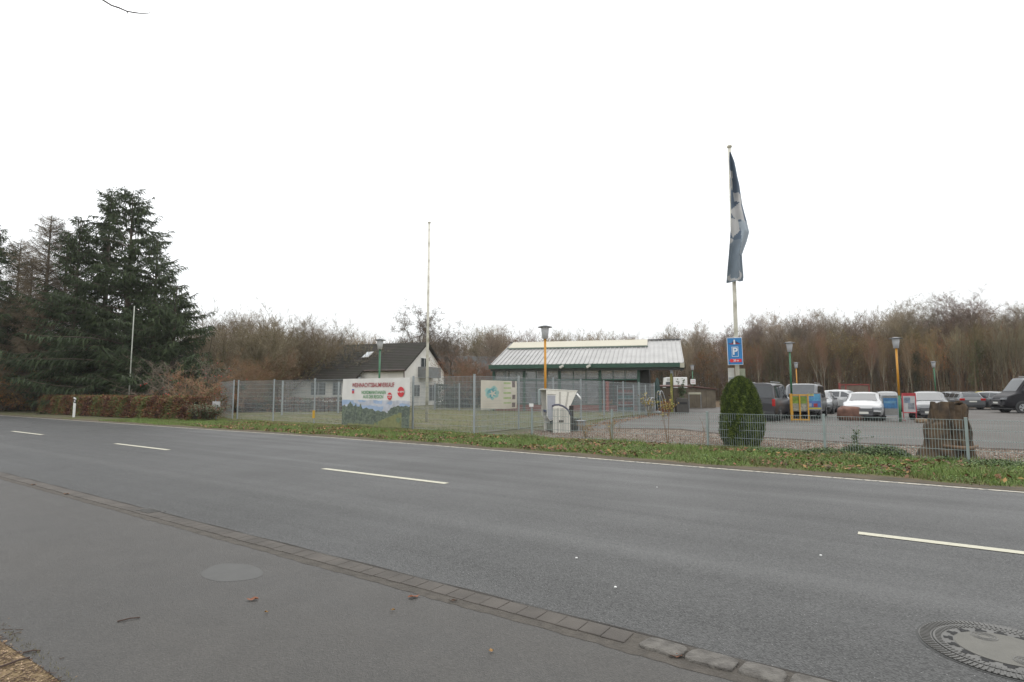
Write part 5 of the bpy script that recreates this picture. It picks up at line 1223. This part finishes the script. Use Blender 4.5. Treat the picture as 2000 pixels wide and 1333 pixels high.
# ---- hedges
def hedge(name, label, a, b, wd_, h, dens, mats, s0=.03, s1=.06, core=None, seed=1, wob=.12):
    t = thing(name, label, 'hedge', a); a = Vector(a); b = Vector(b); d = b-a; L_ = d.length; d.normalize(); n_ = Vector((-d.y, d.x, 0)); n_ = n_ if n_.y > 0 else -n_; rr = random.Random(seed)
    g = MB(); M = Matrix(((d.x, n_.x, 0, 0), (d.y, n_.y, 0, 0), (0, 0, 1, 0), (0, 0, 0, 1)))
    nn = int(L_/.8)
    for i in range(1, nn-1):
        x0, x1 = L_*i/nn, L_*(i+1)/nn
        g.box(x0, x1, .3+rr.uniform(-.05, .05), wd_-.3, 0, h-.25+rr.uniform(-.08, .03), M)  # solid dark boxes as the core behind the leaves
    g.build('dark_core', core or mat('hedge_core', (.035, .026, .018), .95), t); g = MB(); f = MB()
    for _ in range(int(dens*2.0*L_*(h*2+wd_))):
        x = rr.uniform(0, L_); s_ = rr.random(); bump_ = wob*(math.sin(x*1.7+seed)+.6*math.sin(x*4.1))
        if s_ < h*1.4/(h*1.4+wd_): y = rr.choice((0, 0, 0, wd_))+rr.gauss(0, .07)+(bump_*.5); z = rr.uniform(.02, h)
        else: y = rr.uniform(0, wd_); z = h+rr.gauss(0, .04)
        z = min(z, h+bump_*.4+rr.gauss(0, .03)); edge_ = 1
        if x > L_-.5: z *= .7+.6*(L_-x)
        P = M @ Vector((x, y, z)); nse = math.sin(x*2.3+seed)+math.sin(x*5.1+z*4)+rr.gauss(0, .8)
        f.mi = 0 if nse > .35 else (1 if nse > -.2 else (2 if nse > -1.2 else 3)); leafq(f, P, rr.uniform(s0, s1), rr, 1.6)
    for _ in range(int(L_*22)):
        x = rr.uniform(0, L_); P = M @ Vector((x, rr.uniform(0, wd_), rr.uniform(.2, h))); g.tube([P, P+Vector((rr.gauss(0, .12), rr.gauss(0, .12), rr.uniform(.1, .38)))], [.006, .003], 3, cap=False)
    f.build('foliage', mats, t); g.build('twigs', twigc, t); return t
HM = [mat('hedge_green', (.13, .145, .04), .8, .3, 2), mat('hedge_rust', (.24, .085, .035), .8, .3, 2), mat('hedge_brown', (.18, .09, .04), .8, .3, 2), mat('hedge_darkred', (.10, .038, .025), .8, .3, 2)]
HA, HB = at(372, 823), at(75, 808)
hedge('hedge', 'long clipped beech hedge with rusty leaves along the far side of the road', HA, HB, 1.1, 1.22, 330, HM, seed=3)
hedge('hedge', 'lower brown hedge continuing left beyond the long clipped hedge', HB+uv(3.2, 1.7), HB+uv(16, 2.1), 1.2, 1.15, 200, HM, .04, .08, seed=5)
HH_ = [mat('hedge_green2', (.08, .085, .035), .8, .3, 2), HM[1], HM[2], HM[3]]
hedge('hedge', 'brown hedge along the back of the lawn before the white house', at(430, 806.5), at(700, 804), .9, 1.0, 120, HH_, .05, .09, seed=7)
hedge('hedge', 'dark green evergreen hedge behind the gate posts right of the white house', at(850, 797.5), at(945, 797), 1.5, 2.1, 90, [mat('evergreen_a', (.04, .065, .03), .8), mat('evergreen_b', (.03, .05, .025), .8), mat('evergreen_c', (.05, .075, .03), .8), mat('evergreen_d', (.025, .04, .02), .8)], .06, .12, seed=9)
# bramble at the end of the long hedge
rr = random.Random(71); t = thing('bramble_bush', 'bramble bush with grey green leaves at the fence end of the hedge', 'bush', at(398, 824)); g = MB(); f = MB()
for _ in range(120):
    a = rr.uniform(0, 6.28); L_ = rr.uniform(.5, 1.3); pts = [Vector((0, .4, 0))+Vector((math.cos(a)*L_*s_, math.sin(a)*L_*.7*s_, 1.7*L_*s_*(1-s_*.62))) for s_ in (0, .3, .6, 1)]
    g.tube(pts, [.012, .01, .007, .004], 3, cap=False)
    for _ in range(26): s_ = rr.random()*3; k = min(2, int(s_)); f.mi = rr.choice((0, 0, 1, 2)); leafq(f, pts[k].lerp(pts[k+1], s_-k)+Vector((rr.gauss(0, .07), rr.gauss(0, .07), rr.gauss(0, .06))), rr.uniform(.03, .06), rr, .8)
g.build('canes', twigc, t); f.build('foliage', [mat('bramble_green', (.12, .15, .08), .7, .2, 3), mat('bramble_dark', (.05, .075, .035), .8), mat('bramble_red', (.14, .05, .035), .8)], t)
# ---- clipped conical conifer (foreground)
rr = random.Random(12); P = at(1444, 876); t = thing('conical_conifer', 'rounded conical dark green conifer in front of the flagpole', 'tree', (gx(1446, P.y+.5), P.y+.5, 0))
prof = [(0, .41), (.06, .45), (.12, .50), (.22, .545), (.32, .55), (.45, .515), (.6, .475), (.72, .44), (.82, .38), (.9, .30), (.96, .18), (1, .05)]; HT = hz(738, P.y+.5)
def pr_(t_):
    for a, b in zip(prof, prof[1:]):
        if t_ <= b[0]: return a[1]+(b[1]-a[1])*(t_-a[0])/(b[0]-a[0])
    return .03
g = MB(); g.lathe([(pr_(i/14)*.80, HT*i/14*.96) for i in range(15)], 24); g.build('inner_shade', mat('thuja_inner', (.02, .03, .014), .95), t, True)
f = MB()
for _ in range(42000):
    t_ = rr.random()**.9; a = rr.uniform(0, 6.283); lump = .035*math.sin(a*5+t_*9)+.035*math.sin(a*11-t_*17)+.03*math.sin(a*23+t_*31+math.sin(a*7))
    r_ = pr_(t_)*(1+lump)*(1-abs(rr.gauss(0, .07)))*1.03*(1+(.10*rr.random() if rr.random() < .05 else 0))
    P_ = Vector((r_*math.cos(a), r_*math.sin(a), HT*t_+rr.gauss(0, .01))); dn = Vector((math.cos(a)*.5, math.sin(a)*.5, .9)).normalized()
    s_ = rr.uniform(.012, .022); l_ = rr.uniform(.03, .07); c = Vector((-math.sin(a), math.cos(a), rr.gauss(0, .5))).normalized()*s_
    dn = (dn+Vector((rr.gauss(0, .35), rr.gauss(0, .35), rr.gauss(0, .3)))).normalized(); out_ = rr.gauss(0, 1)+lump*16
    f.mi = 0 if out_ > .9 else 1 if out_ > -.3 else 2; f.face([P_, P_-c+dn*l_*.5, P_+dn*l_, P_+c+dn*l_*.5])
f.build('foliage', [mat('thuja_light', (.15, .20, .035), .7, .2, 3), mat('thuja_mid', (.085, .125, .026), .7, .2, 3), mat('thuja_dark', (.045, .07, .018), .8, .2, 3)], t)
MB().tube([(0, 0, 0), (0, 0, .4)], .05, 8).build('trunk', barkd, t)
# ---- small foreground shrubs and weeds
def twiggy(name, label, P, seed, H, stems, leaves, lm, tm=twigc, rad=.35, ls=(.02, .035)):
    rr = random.Random(seed); t = thing(name, label, 'plant', P); g = MB(); f = MB(); tips = []
    for s_ in range(stems):
        a = rr.uniform(0, 6.28); dx = rr.uniform(.1, 1)*rad; top = Vector((math.cos(a)*dx, math.sin(a)*dx, H*rr.uniform(.6, 1))); m_ = top*.5+Vector((rr.gauss(0, .05), rr.gauss(0, .05), H*.08))
        g.tube([(0, 0, 0), m_, top], [.007, .005, .003], 4, cap=False); tips += [m_.lerp(top, q/6) for q in range(7)]
        for _ in range(4): q = m_.lerp(top, rr.random()); e = q+Vector((rr.gauss(0, .12), rr.gauss(0, .12), rr.uniform(.02, .2))); g.tube([q, e], [.004, .002], 3, cap=False); tips.append(e)
    for _ in range(leaves): f.mi = rr.randrange(len(lm)); q = rr.choice(tips)+Vector((rr.gauss(0, .03), rr.gauss(0, .03), rr.gauss(0, .03))); leafq(f, q, rr.uniform(*ls), rr, 1)
    g.build('stems', tm, t)
    if leaves: f.build('foliage', lm, t)
    return t
yl = [mat('yellow_leaf', (.42, .3, .05), .8), mat('yellow_green_leaf', (.28, .26, .06), .8), LV[1]]
twiggy('young_shrub', 'thin young shrub with a few yellow leaves behind the low fence', at(1305, 871), 1, 1.6, 4, 90, yl, rad=.3)
twiggy('young_shrub', 'bare stubby rose bush at the low fence post left of the yellow leaved shrub', at(1194, 864), 2, .8, 9, 10, yl, rad=.3)
twiggy('young_shrub', 'short brown withered shrub right of the beach chair', at(1143, 856), 3, .45, 14, 120, [LV[1], LV[2]], rad=.35)
twiggy('young_shrub', 'leafy shrub with yellow leaves at the end of the side fence', at(1268, 813), 4, 1.5, 12, 170, yl, rad=.7, ls=(.04, .07))
twiggy('young_shrub', 'yellow leaved low plants beside the mossy canopy post', at(1303, 812), 5, .9, 12, 190, yl, rad=.7, ls=(.04, .07))
twiggy('potted_palm', 'small dark green palm standing behind the canopy post', Z(1330, 46), 6, 2.5, 12, 220, [mat('palm_green', (.05, .1, .03), .7)], rad=.5, ls=(.06, .12))
twiggy('young_shrub', 'single thin dead stalk just left of the low fence post by the conifer', at(1373, 872), 7, .75, 2, 0, yl, rad=.06)
WM = [mat('weed_a', (.09, .145, .045), .7, .2, 3), mat('weed_b', (.13, .18, .07), .7, .2, 3), mat('weed_c', (.06, .095, .03), .7, .2, 3)]
def weed(label, P, seed, r_, h, n, name='weed_clump'):
    rr = random.Random(seed); t = thing(name, label, 'weeds', P); f = MB()
    for _ in range(n):
        a = rr.uniform(0, 6.28); q = r_*math.sqrt(rr.random()); z = h*(1-(q/r_)**2)*rr.uniform(.3, 1); f.mi = rr.randrange(3); leafq(f, (q*math.cos(a)*1.5, q*math.sin(a), z), rr.uniform(.015, .034), rr, .6)
    f.build('foliage', WM, t)
    g = MB(); [g.tube([(0, 0, 0), (rr.gauss(0, r_*.6), rr.gauss(0, r_*.5), h*.8)], [.006, .003], 3, cap=False) for _ in range(16)]; g.build('stems', WM[2], t); return t
weed('leafy green weeds mounding up left of the tree stump', at(1725, 893), 1, .45, .30, 3600)
weed('pale green weed clump behind the low fence right of its middle post', at(1672, 886), 2, .3, .24, 1600)
weed('low dark green weed cushion at the foot of the tree stump', at(1845, 902), 3, .26, .12, 900)
weed('leafy weeds hugging the verge below the low fence post', at(1610, 888), 4, .45, .18, 1600)
weed('green weed patch right of the stump along the verge', at(1950, 912), 5, .6, .14, 2000)
weed('trailing weeds in the verge below the conical conifer', at(1510, 884), 6, .6, .12, 1500)
twiggy('weed_stalk', 'upright feathery weed stalk rising through the low fence', at(1672, 887), 9, .62, 5, 140, WM, WM[2], .1, (.015, .03))
# ---- mossy multi-stem trees left of the house
def tp(nm, seed, tm=bark, wm=twigc, leaves=0, lmats=None, lsz=(.08, .15), lz=(0, 99), **k):
    tr, tw = bare_tree(seed, **k); pr = [('trunk', proto(tr, 'trunk', tm)), ('crown', proto(tw, 'crown', wm))]
    if leaves: pr.append(('foliage', proto(leaf_scatter(tw, leaves, *lsz, random.Random(seed), *lz, nm=len(lmats), sp=.18), 'foliage', lmats)))
    return pr
moss = [mat('moss_a', (.19, .165, .06), .9), mat('moss_b', (.13, .115, .05), .9), mat('moss_c', (.2, .15, .075), .9)]
m1 = tp('m', 81, barkm_, twigc, 1300, moss, (.04, .1), (.3, 4.5), H=8.5, spread=.62, trunk_frac=.18, r0=.11, levels=5, up=.3, stems=5, tip=.010, kids=(4, 5, 5, 4))
m2 = tp('m', 82, barkm_, twiggrey, 900, moss, (.04, .1), (.3, 3.5), H=8.5, spread=.5, trunk_frac=.2, r0=.11, levels=5, up=.45, stems=4, tip=.010, kids=(5, 5, 5, 4))
m3 = tp('m', 83, barkd, mat('oak_twigs', (.13, .10, .075), .9), 0, None, H=12.5, spread=.66, trunk_frac=.32, r0=.36, levels=6, up=.22, stems=1, tip=.016, kids=(5, 6, 5, 4, 3), wig=.26)
ml = [(435, 612, 52, m2, 'pale misty bare tree immediately right of the firs'), (492, 600, 47, m2, 'bare pointed tree, tallest of the clump left of the white house'), (552, 622, 60, m1, 'many stemmed mossy tree fanning out behind the lawn fence'), (598, 624, 64, m2, 'bare rounded tree just left of the white house'), (628, 655, 72, m1, 'spreading mossy tree touching the white house roof'), (462, 690, 41, m1, 'low mossy scrub tree behind the fence end'), (505, 680, 46, m1, 'low tangled tree in the middle of the clump left of the house'), (575, 690, 62, m1, 'low spreading shrub tree behind the white garage wall'), (410, 640, 58, m2, 'faint bare tree behind the last fir'),
      (925, 688, 52, m1, 'olive green bushy tree left of the market hall'), (905, 700, 58, m1, 'mossy shrub tree before the grey roofed house')]
for i, (px, yt, z, pr, lb) in enumerate(ml):
    s_ = hz(yt, z)/8.5; add_tree('bare_tree', lb, 'tree', Z(px, z), pr, i*1.3, s_)
s_ = hz(612, 82)/12.5; add_tree('oak_tree', 'tall bare oak with rounded crown behind the white house gable', 'tree', Z(838, 82), m3, .5, s_*1.12)
add_tree('oak_tree', 'smaller bare oak right of the tall oak behind the house', 'tree', Z(880, 80), m3, 2.5, hz(645, 80)/12.5)
# ---- woods
leafm = [mat('wood_leaf_rust', (.34, .13, .04), .9, rnd=.4), mat('wood_leaf_brown', (.24, .135, .055), .9, rnd=.4), mat('wood_leaf_olive', (.20, .155, .055), .9, rnd=.4)]
W = dict(
 slim=tp('w', 91, bark, twiggrey, 0, None, H=15, spread=.30, trunk_frac=.35, r0=.19, levels=5, up=.8, tip=.011, kids=(9, 5, 4, 4)),
 birch=tp('w', 92, barkb, twigc, 0, None, H=15, spread=.32, trunk_frac=.4, r0=.16, levels=5, up=.6, tip=.010, kids=(9, 5, 5, 3), wig=.14),
 broad=tp('w', 93, barkd, twiggrey, 0, None, H=15, spread=.55, trunk_frac=.3, r0=.26, levels=6, up=.3, tip=.011, kids=(6, 4, 4, 4, 3)),
 rusty=tp('w', 94, barkd, twigc, 2600, leafm, (.07, .14), (3, 12), H=15, spread=.36, trunk_frac=.25, r0=.15, levels=5, up=.3, tip=.010, kids=(8, 5, 5, 3)),
 olive=tp('w', 95, barkm_, twigc, 2000, [leafm[2], leafm[1], moss[0]], (.07, .13), (2, 14), H=15, spread=.33, trunk_frac=.25, r0=.14, levels=5, up=.4, tip=.010, kids=(8, 5, 5, 3)),
 twin=tp('w', 96, bark, twigc, 500, leafm, (.06, .12), (1, 7), H=15, spread=.32, trunk_frac=.3, r0=.14, levels=5, up=.45, stems=2, tip=.010, kids=(6, 5, 4, 3)))
tr_, tw_ = bare_tree(97, H=15, spread=.34, trunk_frac=.25, r0=.16, levels=5, up=.6, tip=.011, kids=(8, 5, 4, 3)); ivr = random.Random(9); iv = leaf_scatter(tr_, 3800, .07, .13, ivr, .2, 11, nm=2, sp=.38)
W['ivy'] = [('trunk', proto(tr_, 'trunk', barkd)), ('crown', proto(tw_, 'crown', twigc)), ('ivy', proto(iv, 'ivy', [mat('ivy_olive', (.10, .10, .035), .9, rnd=.4), mat('ivy_dark', (.06, .062, .025), .9, rnd=.4)]))]
W['crown'] = tp('w', 98, bark, mat('twigs_fine_grey', (.235, .185, .135), .9, rnd=.25), 0, None, H=15, spread=.5, trunk_frac=.35, r0=.24, levels=6, up=.42, tip=.008, kids=(9, 6, 5, 4, 4), wig=.16)
desc = dict(crown='tall round crowned tree', ivy='ivy clad tree', slim='slender grey tree', birch='pale trunked birch', broad='broad bare tree', rusty='rusty leaved tree', olive='olive tinged tree', twin='twin stemmed tree')
TOP = [(400, 640), (660, 640), (720, 652), (780, 650), (900, 644), (940, 630), (1000, 640), (1060, 648), (1130, 645), (1240, 644), (1290, 632), (1340, 630), (1420, 636), (1460, 622), (1540, 615), (1600, 604), (1640, 606), (1700, 612), (1740, 590), (1800, 598), (1840, 606), (1890, 573), (1930, 600), (1980, 592), (2060, 590), (2300, 590)]
def topy(px):
    for a, b in zip(TOP, TOP[1:]):
        if px <= b[0]: return a[1]+(b[1]-a[1])*(px-a[0])/(b[0]-a[0])
    return 590
LM = [(1262, 'the hall roof'), (1350, 'the wooden shed'), (1420, 'the parking sign'), (1500, 'the dark van'), (1570, 'the silver van'), (1635, 'the white coupe SUV'), (1690, 'the red trailer'), (1750, 'the two coloured lamp'), (1815, 'the silver hatchback'), (1880, 'the grey estate'), (1930, 'the yellow roofed car'), (1985, 'the camper van'), (2100, 'the camper van tail')]
rr = random.Random(17); used = {}
def woods(px0, px1, step, zf, depth, kinds, grp, row, lmfun, ysh=0, jitter=.12):
    px = px0; i = 0
    while px < px1:
        z = zf(px)+rr.uniform(0, depth); k = rr.choice(kinds); H = hz(topy(px)+ysh, z)*(1-abs(rr.gauss(0, jitter))) if rr.random() < .75 else hz(topy(px)+ysh, z)
        lb = f'{desc[k]}, {row}, {lmfun(px)}'; used[lb] = used.get(lb, 0)+1; tail = ['', ', second such', ', third such', ', fourth such', ', fifth such', ', sixth such'][min(5, used[lb]-1)]
        w_ = rr.uniform(.62, .95)*(1.25 if k == 'broad' else 1); add_tree('birch_tree' if k == 'birch' else 'woodland_tree', lb+tail, 'tree', Z(px, z), W[k], rr.uniform(0, 6.28), H/15*w_, grp, H/15)
        px += step*rr.uniform(.6, 1.4); i += 1
def lmr(px): return 'above '+min(LM, key=lambda q: abs(q[0]-px))[1]
zfr = lambda px: max(58, 96-(px-1240)*.05)
woods(1238, 2140, 15, zfr, 5, ['birch', 'slim', 'rusty', 'twin', 'olive', 'ivy', 'birch'], 'trees of the wood behind the car park', 'front of the wood', lmr, 30, .18)
woods(1225, 2140, 15, lambda p: zfr(p)+7, 10, ['broad', 'slim', 'rusty', 'olive', 'twin', 'ivy', 'rusty'], 'trees of the wood behind the car park', 'middle of the wood', lmr, 17, .08)
woods(1235, 2140, 22, lambda p: zfr(p)+20, 14, ['broad', 'slim', 'rusty', 'olive', 'broad'], 'trees of the wood behind the car park', 'back of the wood', lmr, 14, .06)
LM2 = [(430, 'the firs'), (500, 'the pointed bare tree'), (560, 'the garage'), (610, 'the left house roof'), (660, 'the satellite dish'), (710, 'the skylight'), (760, 'the house ridge'), (810, 'the flagless pole'), (865, 'the tall oak'), (915, 'the grey roof'), (960, 'the left hall end'), (1030, 'the cream roof band'), (1100, 'the orange lamp'), (1170, 'mid hall roof'), (1240, 'the right hall roof')]
lml = lambda px: 'beyond '+min(LM2, key=lambda q: abs(q[0]-px))[1]
woods(640, 1240, 17, lambda p: 92, 12, ['slim', 'broad', 'twin', 'olive'], 'trees far behind house and hall', 'front of the far trees', lml, 0, .05)
woods(400, 1250, 20, lambda p: 108, 18, ['slim', 'broad', 'twin', 'rusty'], 'trees far behind house and hall', 'back of the far trees', lml, 5, .05)
woods(-150, 410, 34, lambda p: 60, 20, ['slim', 'twin', 'olive'], 'trees behind the firs', 'half hidden', lambda p: 'behind the firs at the '+('far left' if p < 60 else 'left' if p < 200 else 'right'), -20, .1)
for px, yt, w_ in ((1298, 634, .8), (1352, 628, .9), (1415, 634, .8), (1459, 620, 1.1), (1483, 612, .7), (1536, 605, 1.1), (1572, 612, .8), (1597, 600, .9), (1627, 601, .8), (1667, 606, .8), (1701, 597, .7), (1747, 585, 1.15), (1795, 595, 1.1), (1817, 590, .8), (1855, 600, .9), (1896, 567, 1.25), (1938, 596, .9), (1982, 588, 1.1), (2030, 592, 1)):
    z = zfr(px)+9; k = 'crown' if w_ > .75 else 'slim'; H = hz(yt, z); lb = f'{desc[k]} rising above the wood {lmr(px)}'; used[lb] = used.get(lb, 0)+1
    add_tree('woodland_tree', lb+['', ', second such', ', third such'][min(2, used[lb]-1)], 'tree', Z(px, z), W[k], px*.7, H/15*w_, 'trees of the wood behind the car park', H/15)
for i, (px, yt, hgt, lb) in enumerate(((1603, 650, 1, 'pale leaning birch trunk before the wood between silver van and white coupe'), (1612, 640, 1, 'second pale leaning birch right beside the first, left of the white coupe'), (1481, 660, 1, 'thin pale birch standing before the wood above the dark van'), (1701, 640, 1, 'pale straight birch before the wood above the white estate car'), (1727, 655, 1, 'short pale birch just left of the two coloured lamp'), (1782, 650, 1, 'pale birch before the wood above the red framed board'), (1838, 640, 1, 'leaning pale birch right beside the distant green lamp'), (1640, 690, 1, 'low pale birch sapling above the white coupe'))):
    z = zfr(px)-1.5; H = hz(yt, z); t = add_tree('birch_tree', lb, 'tree', Z(px, z), W['birch'], i*1.1, H/15*.45, 'pale birches at the front of the wood', H/15); t.rotation_euler.x = .0; t.rotation_euler.y = -.07 if i in (0, 1, 6) else .01
for px, yt, z, w_, lb in ((497, 601, 66, 1.0, 'tall round crowned grey tree behind the pointed bare tree'), (548, 620, 70, 1.0, 'round crowned grey tree above the dark garage'), (600, 622, 68, 1.1, 'wide round crowned grey tree nearest the left end of the house'), (440, 612, 72, 1.0, 'misty round crowned tree showing beside the last fir bough'), (650, 648, 80, 1.0, 'round crowned tree behind the satellite dish'), (960, 632, 90, 1.0, 'round crowned tree above the left end of the hall roof'), (1090, 646, 96, .9, 'round crowned tree just right of the orange lamp head')):
    H = hz(yt, z); add_tree('bare_tree', lb, 'tree', Z(px, z), W['crown'], px, H/15*w_, None, H/15)
# brushwood and deep wood mass
g = MB(); rr = random.Random(41)
for _ in range(42000):
    px = rr.uniform(1225, 2180); z = zfr(px)+rr.uniform(2.5, 60); h = rr.random()**1.5*(5.5 if rr.random() < .85 else 9); P = Vector((gx(px, z), z, h)); g.mi = rr.choice((0, 1, 1, 2, 3, 3)); leafq(g, P, rr.uniform(.08, .22), rr, 1.4)
for _ in range(7000):
    px = rr.uniform(1225, 2180); z = zfr(px)+rr.uniform(-1, 32); P = Z(px, z); h = rr.uniform(1.5, 9); g.mi = rr.choice((3, 3, 4)); d = Vector((rr.gauss(0, .06), rr.gauss(0, .06), 1))*h; g.tube([P, P+d], [.03, .008], 3, cap=False)
for _ in range(26000):
    px = rr.uniform(1150, 2230); z = rr.uniform(112, 160); P = Vector((gx(px, z), z, rr.random()*8.5)); g.mi = rr.choice((0, 1, 2, 3, 3)); leafq(g, P, rr.uniform(.25, .5), rr, 1.4)
tag(g.build('brushwood', [leafm[0], leafm[1], moss[1], mat('brush_dark', (.12, .07, .036), .9), twiggrey]), 'dense brown brushwood filling the wood behind the car park', 'brushwood', kind='stuff')
g = MB()
for _ in range(16000):
    px = rr.uniform(380, 1240); z = rr.uniform(92, 125); h = rr.random()**1.2*7.5; P = Vector((gx(px, z), z, h)); g.mi = rr.choice((0, 1, 2, 2)); leafq(g, P, rr.uniform(.1, .25), rr, 1.4)
for _ in range(3000):
    px = rr.uniform(380, 1240); z = rr.uniform(90, 122); P = Z(px, z); h = rr.uniform(2, 8); g.mi = 3; g.tube([P, P+Vector((rr.gauss(0, .06), rr.gauss(0, .06), 1))*h], [.04, .01], 3, cap=False)
tag(g.build('far_brushwood', [leafm[1], moss[1], mat('brush_dark', (.12, .07, .036), .9), twiggrey]), 'far brown undergrowth beyond the house and the hall', 'brushwood', kind='stuff')
g = MB()
for _ in range(9000):
    px = rr.uniform(395, 660); z = rr.uniform(43, 58) if px < 515 else rr.uniform(66, 78); h = rr.random()**1.1*3.6*(1 if px < 515 else 1.4); P = Vector((gx(px, z), z, h))
    g.mi = rr.choice((0, 1, 1, 2)); leafq(g, P, rr.uniform(.05, .13), rr, 1.4)
tag(g.build('garden_scrub', [moss[0], moss[1], mat('brush_dark', (.12, .07, .036), .9)]), 'olive brown scrub under the trees left of the white house', 'scrub', kind='stuff')
# ---- overhanging branch, top left, on its own roadside tree outside the frame
def skyp(px, py, z):
    r = (px-1000, FPX*math.cos(PIT)-(666.5-py)*math.sin(PIT), FPX*math.sin(PIT)+(666.5-py)*math.cos(PIT)); k = z/r[1]; return Vector((r[0]*k, z, HC+r[2]*k))
t = thing('roadside_tree', 'bare roadside tree whose thin branch hangs into the top left of the photo', 'tree', (-10.5, 3.0, 0))
O = Vector((-10.5, 3.0, 0)); S = lambda px, py: skyp(px, py, 5.0)-O
g = MB(); g.tube([(0, 0, -.1), (.1, 0, 2.5), (.25, .1, 5.5), (.2, .1, 9)], [.28, .23, .18, .1], 10); g.build('trunk', bark, t, True)
g = MB(); br = [Vector((.25, .1, 5.5)), Vector((2.2, .7, 6.6)), S(60, -95), S(150, -35), S(197, -2), S(218, 11), S(232, 15.5), S(248, 22.5), S(262, 25), S(278, 27), S(290, 26), S(293, 25.5)]
g.tube(br, [.1, .06, .03, .014, .0075, .007, .0075, .006, .0065, .004, .0035, .004], 6); g.tube([S(247, 22), S(250, 27), S(251, 28.5)], [.004, .004, .002], 5)
g.tube([br[1], br[1]+Vector((.5, .6, 1.6)), br[1]+Vector((.7, 1.0, 3))], [.04, .025, .01], 5); g.build('branch', mat('branch_dark', (.06, .05, .05), .8), t, True)
# ---- ground litter close to the low fence, puddle-free; end
for o in PROTO:
    if o.users == 0 or True:
        try: bpy.data.objects.remove(o)
        except Exception: pass
# ================================================================ HAZE (thin winter mist)
hzm = bpy.data.materials.new('haze_volume'); hzm.use_nodes = True; hn = hzm.node_tree; hn.nodes.clear()
ho = hn.nodes.new('ShaderNodeOutputMaterial'); hv = hn.nodes.new('ShaderNodeVolumePrincipled'); hv.inputs['Color'].default_value = (.93, .94, .95, 1); hv.inputs['Density'].default_value = .0003
hn.links.new(hv.outputs[0], ho.inputs['Volume'])
g = MB(); g.box(-320, 320, -120, 320, -1.2, 42); tag(g.build('haze', hzm), 'thin pale winter mist over the whole place', 'haze', kind='stuff')
